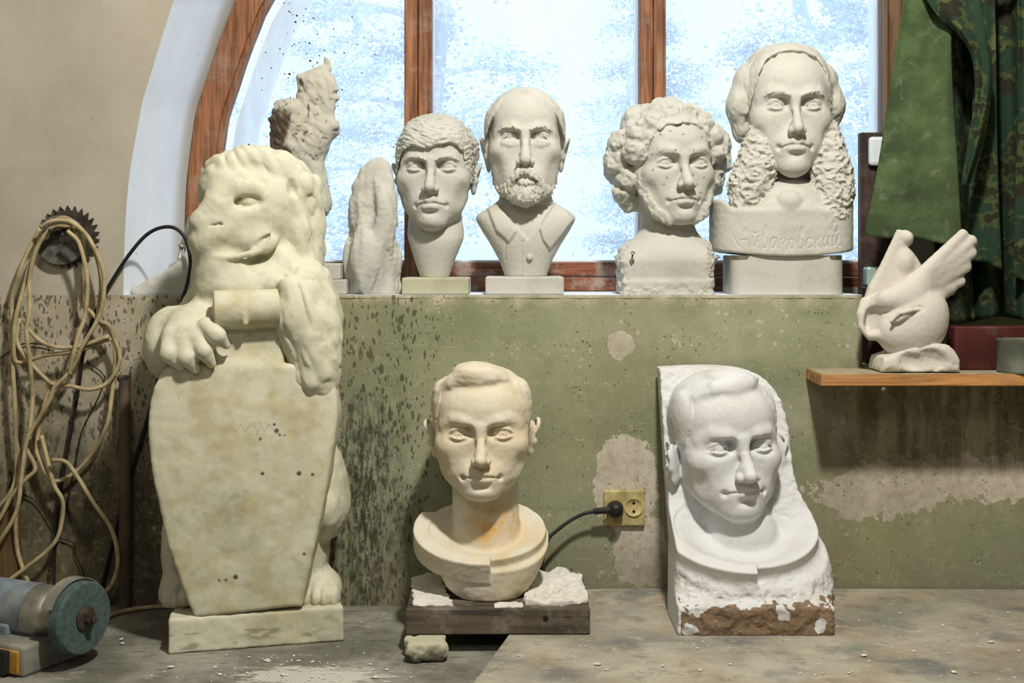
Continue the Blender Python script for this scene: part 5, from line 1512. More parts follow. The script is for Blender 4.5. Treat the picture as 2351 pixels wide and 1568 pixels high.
# brown drops dried on the glass
bm = bmesh.new(); rs = random.Random(11)
for k in range(150):
    cx, cy = rs.gauss(690, 55), rs.gauss(120, 95)
    if k > 110: cx, cy = rs.uniform(560, 925), rs.uniform(0, 470)
    if not (560 < cx < 925 and -20 < cy < 480): continue
    r = .0011 * rs.uniform(.5, 1.7) * (1.5 if rs.random() < .25 else 1)
    g_ = bmesh.ops.create_uvsphere(bm, u_segments=8, v_segments=6, radius=1)
    for v in g_['verts']: v.co = Vector((wx(cx, YG) + v.co.x * r, YG - .0006 + v.co.y * r * .3, wz(cy, YG) + v.co.z * r * rs.uniform(.95, 1.05)))
dr = wpart('splatter', bm, M['resin'], True); dr['kind'] = 'stuff'

# outdoors: snow, trees
bm = bmesh.new(); K = 24
vs = [[bm.verts.new((-9 + 18 * i / K, .9 + 13 * j / K, -.55 + .25 * math.sin(i * 1.1 + j * .7) + .03 * j)) for j in range(K + 1)] for i in range(K + 1)]
for i in range(K):
    for j in range(K): bm.faces.new((vs[i][j], vs[i + 1][j], vs[i + 1][j + 1], vs[i][j + 1]))
o = link('snow_field', bm_mesh('snow_field', bm, True), M['snow']); tag(o, 'white snow lying on the ground outside the window', 'snow', kind='structure')
_OCT = np.array([(1, 0, 0), (-1, 0, 0), (0, 1, 0), (0, -1, 0), (0, 0, 1), (0, 0, -1)], float)
_OF = np.array([(0, 2, 4), (2, 1, 4), (1, 3, 4), (3, 0, 4), (2, 0, 5), (1, 2, 5), (3, 1, 5), (0, 3, 5)])
def flecks(name, pts, size, flat, seed):
    r = np.random.RandomState(seed); n = len(pts)
    s = size * r.uniform(.4, 1.5, (n, 1, 1)); V = _OCT[None] * s * np.array((1, 1, flat)) * r.uniform(.6, 1.4, (n, 6, 1))
    a = r.uniform(0, 6.28, n); c, sn = np.cos(a), np.sin(a)
    X = V[:, :, 0] * c[:, None] - V[:, :, 1] * sn[:, None]; Y = V[:, :, 0] * sn[:, None] + V[:, :, 1] * c[:, None]
    V = np.stack([X, Y, V[:, :, 2]], -1) + pts[:, None]
    F = (_OF[None] + (np.arange(n) * 6)[:, None, None]).reshape(-1, 3)
    return np_mesh(name, V.reshape(-1, 3), F)
TREES = [(-3.2, 7.8, 4.8, 'leftmost snowy tree, seen through the arched left pane'), (-.66, 6.2, 4.6, 'nearest snowy tree, trunk behind the left mullion above the fringed bust'), (2.25, 6.4, 4.6, 'near snowy tree whose boughs fill the right pane behind the largest bust'),
         (1.50, 10.8, 6.0, 'distant snowy tree, trunk behind the right mullion above the curly-haired bust'), (-2.2, 13.0, 6.5, 'farthest snowy tree, deep behind the arched left pane')]
for k, (tx, ty, th_, lab) in enumerate(TREES):
    rs = random.Random(40 + k); base = Vector((tx, ty, -.5))
    T = empty('snowy_tree', base, lab, 'tree', 'snowy trees outside the window')
    bm = bmesh.new(); tips = []
    trunk = [(rs.uniform(-.06, .06) * i, rs.uniform(-.05, .05) * i, th_ * i / 8) for i in range(9)]
    bm_tube(bm, trunk, [.11 * (1 - i / 9.5) for i in range(9)], 8)
    for b in range(46):
        z = rs.uniform(.07, .80) * th_; a = rs.uniform(0, 6.283); ln = (1.0 - .55 * z / th_) * rs.uniform(.7, 1.35)
        st = Vector((0, 0, z)); pts = []
        for i in range(7):
            t = i / 6; pts.append(st + Vector((math.cos(a + .3 * t) * ln * t, math.sin(a + .3 * t) * ln * t, .28 * ln * t - .22 * ln * t * t + rs.uniform(-.02, .02))))
        bm_tube(bm, pts, [.030 * (1 - i / 7.5) for i in range(7)], 5)
        tips.append(np.array([list(p) for p in pts]))
        for s_ in range(4):
            i = rs.randint(2, 5); p = pts[i]; a2 = a + rs.uniform(-1.2, 1.2); l2 = ln * rs.uniform(.25, .5)
            q = [p + Vector((math.cos(a2) * l2 * t, math.sin(a2) * l2 * t, l2 * rs.uniform(-.1, .35) * t)) for t in (0, .33, .66, 1)]
            bm_tube(bm, q, [.013, .010, .008, .004], 4); tips.append(np.array([list(v) for v in q]))
    link('trunk', bm_mesh('trunk', bm), M['bark'], T)
    r = np.random.RandomState(k); al = []
    for br in tips:
        m_ = 84
        t = r.uniform(.15, 1, m_) * (len(br) - 1); i = np.minimum(t.astype(int), len(br) - 2); f_ = (t - i)[:, None]
        al.append(br[i] * (1 - f_) + br[i + 1] * f_)
    al = np.concatenate(al)
    tw = al[::2] + r.normal(0, .075, al[::2].shape); sn = al + r.normal(0, .045, al.shape) + np.array((0, 0, .02))
    f1 = link('twigs', flecks('twigs', tw, .016, .7, k), M['needles'], T); f1['kind'] = 'stuff'
    f2 = link('snow_load', flecks('snow_load', sn, .016, .7, k + 9), M['snow'], T); f2['kind'] = 'stuff'

# ================================================================ bench
ZB, ZS = -.035, 0.
wb = empty('workbench', (0, -.45, -.85), 'long old workbench with a dark grey dirty top below the window', 'workbench')
def rel(bm, b):
    for v in bm.verts: v.co -= Vector(b)
    return bm
b0 = (0, -.45, -.85)
bm = bmesh.new(); bm_box(bm, (0, -.402, ZB - .025), (1.7, .40, .025), None, .003, 1); link('bench_top', bm_mesh('bench_top', rel(bm, b0)), M['bench'], wb)
for (x, y) in ((-1.6, -.1), (1.6, -.1), (-1.6, -.72), (1.6, -.72)):
    bm = bmesh.new(); bm_box(bm, (x, y, (-.85 + ZB - .05) / 2), (.04, .04, (.85 + ZB - .05) / 2)); link('leg', bm_mesh('leg', rel(bm, b0)), M['plank'], wb)
sh = [(wx(1055, -.55), -.80), (1.60, -.80), (1.60, -.030), (1.1, -.012), (wx(1930, 0), -.004), (wx(1380, 0), -.004), (wx(1240, -.1), -.04)]
sh[0] = (wx(1020, -.57) , -.80)
bm = bmesh.new(); bm_prism(bm, sh, ZB, ZS, 2)
o = tag(link('hardboard_sheet', bm_mesh('hardboard_sheet', bm), M['sheet']), 'stained tan hardboard sheet covering the right part of the workbench', 'board')
# debris on the bench: chips of plaster
def crumbs(sheet, label):
    bm = bmesh.new(); rs = random.Random(8 + sheet)
    for k in range(230):
        if not sheet: px, py = (rs.gauss(690, 110), rs.uniform(1480, 1565)) if k < 110 else (rs.uniform(240, 930), rs.uniform(1420, 1565))
        else:
            if k > 110: break
            px, py = rs.uniform(1130, 2340), rs.uniform(1380, 1560)
        zz = ZS if sheet else ZB
        d = (CAM_Z - zz) * FPX / (py - HOR); Y = CAM_Y + d; X = wx(px, Y)
        if Y > -.02 or (-.69 < X < -.27 and Y > -.33) or (-.26 < X < .17 and Y > -.38) or (.2 < X < .62 and Y > -.36) or (X < -.62 and Y < -.28): continue
        if not sheet and X > wx(1040, -.45) - .02: continue
        r = rs.uniform(.0008, .0028) * (1.7 if rs.random() < .15 else 1)
        g_ = bmesh.ops.create_icosphere(bm, subdivisions=1, radius=1)
        a = rs.uniform(0, 6.3); ca, sa = math.cos(a), math.sin(a)
        for v in g_['verts']:
            x, y, z = v.co * rs.uniform(.7, 1.2); x *= r * 1.6; y *= r; z *= r * .45
            v.co = Vector((X + x * ca - y * sa, Y + x * sa + y * ca, zz + r * .56 + z))
    o = link('plaster_crumbs', bm_mesh('plaster_crumbs', bm), M['flake']); tag(o, label, 'debris', kind='stuff')
crumbs(0, 'white plaster crumbs strewn over the dark left part of the bench')
crumbs(1, 'small white flakes scattered over the tan hardboard sheet')

# ================================================================ sculptures
BG = 'plaster portrait busts on the window sill'
def base_of(px, Y, z=SILL): return np.array((wx(px, Y), Y, z))
def pedestal(name, x0, x1, zt, y0, y1, mat, parent, base, bev=.004, n=None):
    bm = bmesh.new(); X0, X1 = wx(x0, y0), wx(x1, y0)
    bm_box(bm, ((X0 + X1) / 2, (y0 + y1) / 2, (SILL + .001 + zt) / 2), ((X1 - X0) / 2, (y1 - y0) / 2, (zt - SILL - .001) / 2), None, bev, 3)
    o = link(name, bm_mesh(name, rel(bm, base)), mat, parent)
    return o

b = base_of(998, .09); T = empty('portrait_bust', b, 'bust of a young man with combed-down fringe on a green-stained plinth', 'sculpture', BG)
sculpt('head_and_neck', bust_fringe, M['p_a'], T, b); pedestal('plinth', 922, 1076, SILL + .036, .012, .155, M['p_base'], T, b)
b = base_of(1205, .09); T = empty('portrait_bust', b, 'bust of a bald bearded man in an open shirt collar', 'sculpture', BG)
sculpt('head_and_shoulders', bust_beard, M['p_b'], T, b); pedestal('plinth', 1114, 1295, SILL + .038, .012, .155, M['p_b'], T, b)
bt = at(1216, 590, .0405); bm = bmesh.new()
bm_lathe(bm, [(-.006, .006), (.0, .0068), (.002, .0062), (.0025, .003)], Matrix.Translation(Vector(bt)) @ Matrix.Rotation(math.radians(-90), 4, 'Z'), 20); link('shirt_button', bm_mesh('shirt_button', rel(bm, b), True), M['p_b'], T)
b = base_of(1524, .08); T = empty('portrait_bust', b, 'bust of a curly-haired man with side whiskers, two screws in its rough shoulders', 'sculpture', BG)
sculpt('head_and_shoulders', bust_curly, M['p_a'], T, b)
for (px, py, Y, dx, dz) in ((1453, 581, -.002, .006, .022), (1648, 590, -.012, .010, .018)):
    p1 = Vector(at(px, py, Y)); p0 = p1 + Vector((-.002 if px < 1500 else -.012, .016, -.024)); d = (p1 - p0).normalized()
    bm = bmesh.new(); bm_tube(bm, [p0, p1], .0020, 8); bm_tube(bm, [p1 - d * .002, p1 + d * .0005, p1 + d * .0015], [.0025, .0052, .0045], 14)
    link('screw', bm_mesh('screw', rel(bm, b), True), M['steel'], T)
b = base_of(1812, .09); T = empty('portrait_bust', b, 'largest bust, a man with huge curly side whiskers and a name carved across the chest', 'sculpture', BG)
sculpt('head_and_chest', bust_whiskers, M['p_b'], T, b)
bm = bmesh.new(); X0, X1 = wx(1683, .012), wx(1943, .012); P_ = []
for cx_, cy_, a0 in ((X1 - .035, .135, 0), (X0 + .035, .135, 90), (X0 + .035, .047, 180), (X1 - .035, .047, 270)):
    for k in range(9):
        a = math.radians(a0 + 90 * k / 8); P_.append((cx_ + .035 * math.cos(a), cy_ + .035 * math.sin(a)))
bm_prism(bm, P_, SILL + .001, wz(586, .012), 2)
es = [e for e in bm.edges if min(e.verts[0].co.z, e.verts[1].co.z) > SILL + .02]
bmesh.ops.bevel(bm, geom=es, offset=.010, segments=4, affect='EDGES')
o = auto_smooth(link('plinth', bm_mesh('plinth', rel(bm, b)), M['p_b'], T), 50)

b = np.array((wx(590, -.15), -.15, ZB)); T = empty('lion_statue', b, 'tall weathered plaster lion resting its paws on a big shield, left end of the bench', 'sculpture')
sculpt('lion_body', lion_body, M['p_lion'], T, b); sculpt('shield', lion_shield, M['p_lion'], T, b); sculpt('plinth', lion_plinth, M['p_lion'], T, b)

# bust on the plank
b = np.array((wx(1120, -.2), -.20, .047)); o = sculpt('portrait_bust', bust_plank, M['p_old'], None, b)
tag(o, 'yellowed bust of a young man with round collar standing on dark plank', 'sculpture')
b = np.array((wx(1142, -.2), -.20, 0)); T = empty('wooden_plank', b, 'thick dark wooden plank under the yellowed bust, patched with white plaster', 'plank')
bm = bmesh.new(); X0, X1 = wx(931, -.323), wx(1355, -.323)
bm_box(bm, ((X0 + X1) / 2, -.2015, .0237), ((X1 - X0) / 2, .1215, .0232), None, .002, 1); link('board', bm_mesh('board', rel(bm, b)), M['plank'], T)
def crust(poly, z0, h, seed, parent, base, Y=None):
    """ragged slab of set plaster lying on the plank"""
    O = []
    for (px, py) in poly:
        d = (CAM_Z - z0) * FPX / (py - HOR); yy = CAM_Y + d; O.append((wx(px, yy), yy))
    lo = (min(a for a, b in O) - .006, min(b for a, b in O) - .006, z0 - .004); hi = (max(a for a, b in O) + .006, max(b for a, b in O) + .006, z0 + h + .006)
    def mk():
        def f(P):
            d = sdpoly(P[:, 0], P[:, 1], O).astype(F32)
            d = d - (fbm(P * np.array((1, 1, .1), F32), 60, 3, seed) * .004).astype(F32)
            t = z0 + h * (.6 + .5 * fbm(P * np.array((1, 1, 0), F32), 38, 3, seed + 4))
            return smax(smax(d, (P[:, 2] - t).astype(F32), .003), z0 - .0006 - P[:, 2], .0005).astype(F32)
        return f, lo, hi, .0018
    sculpt('plaster_patch', mk, M['crust'], parent, base)
crust([(945, 1330), (1015, 1312), (1020, 1345), (1040, 1392), (950, 1392)], .047, .008, 3, T, b)
crust([(1232, 1322), (1290, 1316), (1335, 1330), (1350, 1384), (1290, 1392), (1205, 1390), (1205, 1372)], .047, .015, 5, T, b)
crust([(1130, 1390), (1160, 1384), (1202, 1386), (1200, 1396), (1135, 1396)], .047, .006, 9, T, b)
bm = bmesh.new(); kx, kz = wx(1253, -.323), wz(1419, -.323)
bm_lathe(bm, [(-.004, .0045), (.0012, .0048), (.0015, .003)], Matrix.Translation((kx, -.3232, kz)) @ Matrix.Rotation(math.radians(-90), 4, 'Z'), 16); link('knot', bm_mesh('knot', rel(bm, b), True), M['hole'], T)

b = np.array((wx(1735, -.25), -.22, 0.)); o = sculpt('relief_portrait', bust_relief, M['p_white'], None, b)
tag(o, 'white plaster relief of a young man on a slab leaning against the green wall', 'sculpture')
b = np.array((wx(2108, -.07), -.07, .4555)); T = empty('bird_sculpture', b, 'smooth cream bird-like carving with a fanned wing and one eye, on the shelf', 'sculpture')
sculpt('bird', dove, M['p_dove'], T, b); sculpt('base', dove_base, M['p_dove'], T, b)
b = base_of(858, .075); o = sculpt('abstract_statuette', statuette, M['p_a'], None, b); tag(o, 'lumpy upright plaster statuette left of the fringed bust on the sill', 'sculpture')
b = base_of(695, .14); o = sculpt('clay_figurine', figurine, M['p_clay'], None, b); tag(o, 'rough clay figure smeared with brown resin rising behind the lion', 'sculpture')
b = base_of(395, .07); o = sculpt('plaster_fragment', fragment, M['p_a'], None, b); tag(o, 'broken sloping plaster lump on the sill left of the lion', 'plaster')
b = np.array((wx(978, -.345), -.345, ZB)); o = sculpt('stone_block', rag_stone, M['p_base'], None, b); tag(o, 'small chipped white block wedged below the left end of the plank', 'block')

# stepped block and other small things on the sill
T = empty('stepped_block', base_of(765, .06), 'small two-step plaster block on the sill just right of the lion', 'block'); b = np.array(T.location)
bm = bmesh.new(); bm_box(bm, (wx(762, .04), .07, SILL + .0165), (wx(798, .04) - wx(762, .04), .05, .0155), None, .003, 2); link('lower_step', bm_mesh('lower_step', rel(bm, b)), M['p_a'], T)
bm = bmesh.new(); bm_box(bm, (wx(753, .05), .072, SILL + .049), (wx(785, .05) - wx(753, .05), .042, .0168), None, .003, 2); link('upper_step', bm_mesh('upper_step', rel(bm, b)), M['p_a'], T)
bm = bmesh.new(); bm_lathe(bm, [(-.006, .001), (-.006, .034), (-.004, .036), (.004, .036), (.006, .034), (.006, .001)], Matrix.Translation(Vector(at(420, 582, .165))) @ Matrix.Rotation(math.radians(12), 4, 'X') @ Matrix.Rotation(math.radians(-64), 4, 'Z'), 40)
me = bm_mesh('disc', bm); b = Vector(at(420, 600, .165)); b.z = SILL
for v in me.vertices: v.co -= b
zmin = min(v.co.z for v in me.vertices)
o = link('plaster_disc', me, M['p_base'], None, b + Vector((0, 0, -zmin + .0012))); tag(o, 'thin round plaster disc standing behind the sloping lump on the sill', 'disc'); auto_smooth(o)
p0, p1 = Vector(at(418, 562, .10)), Vector(at(437, 500, .10)); bm = bmesh.new(); K = 90
pts = [p0.lerp(p1, k / K) for k in range(K + 1)]; bm_tube(bm, pts, [.0042 + .0009 * math.sin(k * 2.1) for k in range(K + 1)], 10)
bm_tube(bm, [p0, p0 + (p0 - p1).normalized() * .006], .0085, 6); bm_tube(bm, [p0 + (p0 - p1).normalized() * .005, Vector((p0.x - .01, p0.y - .01, SILL + .001 + .03))], .0045, 8)
b = Vector((p0.x, p0.y, SILL)); o = link('threaded_bolt', bm_mesh('threaded_bolt', rel(bm, b), True), M['steel'], None, b); tag(o, 'long threaded steel bolt stuck upright beside the lion muzzle', 'bolt')

# right-hand end of the sill
def simple_box(name, x0, x1, y0, y1, Y, dep, mat, label, cat, bev=.003, R=None):
    c = Vector(at((x0 + x1) / 2, (y0 + y1) / 2, Y)); h = (abs(wx(x1, Y) - wx(x0, Y)) / 2, dep / 2, abs(wz(y1, Y) - wz(y0, Y)) / 2)
    b = Vector((c.x, c.y, c.z - h[2])); me = box_mesh(name, (0, 0, h[2]), h, R, bev); o = link(name, me, mat, None, b); return tag(o, label, cat)
# ================================================================ socket and plug
T = empty('wall_socket', at(1433, 1165, -.001), 'yellowed double wall socket on the bare patch, black plug in it', 'socket'); b = np.array(T.location)
bm = bmesh.new(); bm_box(bm, at(1433, 1166, -.0052), ((wx(1480, 0) - wx(1386, 0)) / 2, .005, (wz(1126, 0) - wz(1207, 0)) / 2), None, .003, 2)
link('cover_plate', bm_mesh('cover_plate', rel(bm, b)), M['plate'], T)
SOCK = ((1412, 1168), (1455, 1165))
for (px, py) in SOCK:
    c = Vector(at(px, py, -.0105)); bm = bmesh.new()
    Mx = Matrix.Translation(c) @ Matrix.Rotation(math.radians(-90), 4, 'Z')
    bm_lathe(bm, [(-.0005, .0155), (.0012, .0190), (.0024, .0190), (.0028, .0180), (.0012, .0165), (.0004, .0160), (.0003, .001)], Mx, 36)
    so = auto_smooth(link('outlet', bm_mesh('outlet', rel(bm, b)), M['plate'], T), 60)
    for s in (1, -1):
        bm = bmesh.new(); bm_lathe(bm, [(-.001, .0029), (.0008, .0029), (.0009, .001)], Matrix.Translation(c + Vector((0, -.0004, s * .0088 + .0006))) @ Matrix.Rotation(math.radians(-90), 4, 'Z'), 14)
        link('pin_hole', bm_mesh('pin_hole', rel(bm, b)), M['hole'], so)
pc = Vector(at(1412, 1168, -.016)); T = empty('power_plug', pc, 'black plug with its cord, pushed into the left outlet of the socket', 'plug')
bm = bmesh.new(); bm_lathe(bm, [(0, .0165), (.012, .0165), (.020, .0150), (.027, .0105), (.028, .002)], Matrix.Translation(pc) @ Matrix.Rotation(math.radians(-90), 4, 'Z'), 32); link('plug_body', bm_mesh('plug_body', rel(bm, pc), True), M['black'], T)
bm = bmesh.new(); bm_tube(bm, [at(1404, 1171, -.034), at(1386, 1172, -.034), at(1362, 1174, -.034)], [.0075, .0068, .0052], 12)
for k in range(6):
    q = Vector(at(1364 + k * 4.2, 1174 - k * .3, -.034)); bm_tube(bm, [q, q + Vector((.0016, 0, 0))], .0072 - .0 * k, 12)
link('strain_relief', bm_mesh('strain_relief', rel(bm, pc), False), M['black'], T)
bm = bmesh.new(); bm_tube(bm, [at(a, c_, y) for a, c_, y in spl([(1365, 1174, -.034), (1340, 1180, -.034), (1310, 1195, -.035), (1280, 1217, -.040), (1258, 1240, -.045), (1245, 1290, -.05), (1240, 1340, -.055)], 6)], .0036, 10)
link('cord', bm_mesh('cord', rel(bm, pc), True), M['black'], T)

# ================================================================ shelf on the right
b = Vector((.95, -.07, .43)); bm = bmesh.new()
bm_prism(bm, [(wx(1885, -.14), -.14), (1.45, -.14), (1.45, -.0005), (wx(1850, 0), -.0005)], .4310, .4550, 2); bmesh.ops.recalc_face_normals(bm, faces=bm.faces[:])
bmesh.ops.bevel(bm, geom=bm.edges[:], offset=.002, segments=2, affect='EDGES')
T = empty('wall_shelf', b, 'orange pine shelf board on the green wall carrying the bird carving', 'shelf'); o = link('board', bm_mesh('board', rel(bm, b)), M['shelf'], T)
o.data.materials.append(M['shelfdust'])
for p in o.data.polygons:
    if p.normal.z > .8: p.material_index = 1
bm = bmesh.new(); c = Vector(at(2028, 892, -.132)); bm_tube(bm, [(c.x, c.y, .4312), (c.x, c.y, c.z)], [.003, .003], 8); g_ = bmesh.ops.create_uvsphere(bm, u_segments=14, v_segments=10, radius=.0055)
for v in g_['verts']: v.co += c
link('screw_knob', bm_mesh('screw_knob', rel(bm, b), True), M['steel'], T)
o = simple_box('maroon_box', 2182, 2480, 738, 836, -.030, .05, M['maroon'], 'scuffed maroon box on the shelf right of the bird carving', 'box'); o.location.z = .4555
bm = bmesh.new(); R_ = .045
bm_lathe(bm, [(0, .001), (0, R_), (.004, R_ + .001), (.006, R_), (.060, R_), (.063, R_ + .0015), (.066, R_ + .0015), (.066, R_ - .002), (.063, R_ - .003), (.062, .001)], Matrix.Rotation(math.radians(-90), 4, 'Y') @ Matrix.Identity(4), 48)
me = bm_mesh('tin', bm); zmin = min(v.co.z for v in me.vertices)
o = link('round_tin', me, M['tin'], None, (wx(2300, -.12) + R_, -.088 - R_ + .058, .4555 - zmin)); auto_smooth(o, 40); tag(o, 'grey green round tin at the right edge of the frame on the shelf', 'tin')
o.location.y = -.1015

# things in the niche and beside the curtain
o = simple_box('dark_board', 1957, 2012, 306, 690, .20, .022, M['darkwood'], 'dark brown upright board between the largest bust and the green canvas', 'board', .002)
zz = ZN; me = o.data; top = wz(306, .20); h_ = (top - zz) / 2
for v in me.vertices: v.co.z = v.co.z * (top - zz) / (wz(306, .20) - wz(690, .20))
o.location.z = zz; o.location.x += .028; o.location.y = .19
for v in me.vertices: v.co.x *= 1.6
o = simple_box('window_handle', 1994, 2034, 314, 381, .170, .016, M['ivory'], 'white rounded handle plate on the dark board beside the canvas', 'handle', .0075)
o = simple_box('glass_brick', 1985, 2022, 612, 658, .10, .035, M['teal'], 'pale green glass lump behind the bird carving, left of the curtain', 'glass', .006)
hz = o.location.z
T_ = o
bm = bmesh.new(); c = at(2004, 656, .10); bm_box(bm, (c[0] + .006, .10, (ZN + hz) / 2), (.024, .030, (hz - ZN) / 2), None, .003, 1); b = Vector((c[0], .10, ZN)); o = link('support_block', bm_mesh('support_block', rel(bm, b)), M['darkwood'], None, b); tag(o, 'dark wooden block in the niche holding the green glass lump', 'block')

# ================================================================ cloth
def cloth(name, left, right, Y, fold, mat, label, cat, bottom=None, nu=46, nv=70, top_hang=True, th=.0022):
    L, R_ = spl(left, 12), spl(right, 12)
    def par(S):
        d = np.concatenate([[0], np.cumsum(np.linalg.norm(np.diff(S, axis=0), axis=1))]); return d / d[-1], S
    dl, L = par(L); dr_, R2 = par(R_)
    bm = bmesh.new(); vs = []
    for j in range(nv + 1):
        t = j / nv
        a = np.array([np.interp(t, dl, L[:, k]) for k in (0, 1)]); c = np.array([np.interp(t, dr_, R2[:, k]) for k in (0, 1)])
        row = []
        for i in range(nu + 1):
            u = i / nu; p = a * (1 - u) + c * u
            if bottom: p[1] += bottom(u) * t
            y = Y + fold(u, t); row.append(bm.verts.new(at(p[0], p[1], y)))
        vs.append(row)
    for j in range(nv):
        for i in range(nu): bm.faces.new((vs[j][i], vs[j][i + 1], vs[j + 1][i + 1], vs[j + 1][i]))
    cen = sum((v.co for v in bm.verts), Vector()) / len(bm.verts); cen.z = min(v.co.z for v in bm.verts)
    o = link(name, bm_mesh(name, rel(bm, cen), True), mat, None, cen)
    m = o.modifiers.new('s', 'SOLIDIFY'); m.thickness = th
    return tag(o, label, cat)
sin = math.sin
cloth('green_canvas', [(2078, -60), (2072, 20), (2060, 90), (2040, 220), (2012, 400), (1984, 538)], [(2188, -60), (2184, 20), (2184, 150), (2195, 330), (2202, 450), (2208, 562)], .012, lambda u, t: .010 * sin(u * 5 + t) + .006 * sin(u * 11 + 2 * t) - .018 * u + .03 * max(0, .12 - u), M['green'], 'plain green canvas flap hanging at the right edge of the window', 'cloth', lambda u: 4 * sin(u * 9))
cloth('camouflage_curtain', [(2120, -60), (2128, 200), (2140, 450), (2150, 735)], [(2560, -60), (2560, 200), (2560, 450), (2560, 735)], .120, lambda u, t: (.022 + .012 * t) * sin(u * 34 + .8 * t) + .008 * sin(u * 71), M['camo'], 'dark camouflage curtain hanging in deep folds at the right edge', 'curtain', lambda u: 8 * sin(u * 13), 120, 60)
cloth('camouflage_strip', [(2232, -60), (2236, 100), (2230, 300), (2226, 450), (2222, 592)], [(2282, -60), (2286, 100), (2288, 300), (2292, 450), (2299, 616)], .045, lambda u, t: .012 * sin(u * 4 + 1.5) + .004 * sin(u * 9 + t * 3), M['camo'], 'narrow camouflage strip hanging right of the green canvas', 'cloth', lambda u: 3 * sin(u * 8))
cloth('camouflage_strip', [(2335, -60), (2338, 200), (2330, 450), (2326, 630)], [(2440, -60), (2440, 200), (2440, 450), (2440, 680)], .050, lambda u, t: .014 * sin(u * 7 + .6) + .005 * sin(u * 15 + t * 3), M['camo'], 'camouflage strip cut off by the right edge of the frame', 'cloth', lambda u: 5 * sin(u * 8))
cloth('camouflage_jacket', [(2100, -60), (2128, 0), (2160, 45), (2195, 75), (2228, 125), (2238, 210), (2222, 330), (2206, 430)], [(2246, -60), (2250, 0), (2258, 45), (2268, 100), (2278, 150), (2276, 230), (2256, 340), (2228, 420)], -.060, lambda u, t: -.016 * sin(u * 3.14) + .006 * sin(u * 9 + t * 7) + .02 * t + .060 * (1 - t) ** 6, M['camo'], 'rumpled camouflage garment slung over the top of the green canvas', 'cloth', None)

bm = bmesh.new(); zr_ = wz(-60, .03) - .004
bm_tube(bm, [(.80, .03, zr_ + .016), (1.75, .03, zr_ + .016)], .012, 12); b = Vector((1.2, .03, zr_ + .004))
o = link('curtain_rod', bm_mesh('curtain_rod', rel(bm, b), True), M['rust'], None, b); tag(o, 'dark iron rod above the view from which the curtain and cloths hang', 'rod')
# ================================================================ left wall: blade, disc, cables, pipe
c = Vector(at(157, 544, -.004)); bm = bmesh.new(); nt = 26; P_ = []
for k in range(nt):
    a0 = 2 * math.pi * k / nt; 
    for (da, r) in ((0, .0535), (.14, .0650), (.165, .0648), (.20, .0555)): P_.append((c.x + r * math.cos(a0 + da), c.z + r * math.sin(a0 + da)))
bm_prism(bm, P_, -.0055, -.0030)
b = Vector((c.x, -.004, c.z)); o = link('saw_blade', bm_mesh('saw_blade', rel(bm, b)), M['rust'], None, b); tag(o, 'rusty toothed circular saw blade hung flat on the left wall', 'blade')
c = Vector(at(141, 552, -.008)); bm = bmesh.new()
bm_lathe(bm, [(0, .004), (0, .0500), (.002, .0515), (.010, .0515), (.013, .0495), (.012, .0440), (.0125, .004)], Matrix.Translation((c.x, -.0065, c.z)) @ Matrix.Rotation(math.radians(-90), 4, 'Z'), 48)
b = Vector((c.x, -.0065, c.z)); o = auto_smooth(link('grinding_disc', bm_mesh('grinding_disc', rel(bm, b)), M['stone'], None, b), 40); tag(o, 'worn dark grinding disc hung over the saw blade, behind the cable coil', 'disc')
c = Vector(at(140, 533, 0)); b = Vector((c.x, 0, c.z)); T = empty('wall_bolt', b, 'black wall bolt with nut holding the blade, disc and cable coil', 'bolt')
bm = bmesh.new(); bm_tube(bm, [(c.x, .02, c.z), (c.x, -.062, c.z + .002)], .0038, 12); link('shaft', bm_mesh('shaft', rel(bm, b), True), M['rust'], T)
bm = bmesh.new(); bm_tube(bm, [(c.x, -.0205, c.z + .0005), (c.x, -.029, c.z + .0008)], .0095, 6); link('nut', bm_mesh('nut', rel(bm, b)), M['rust'], T)

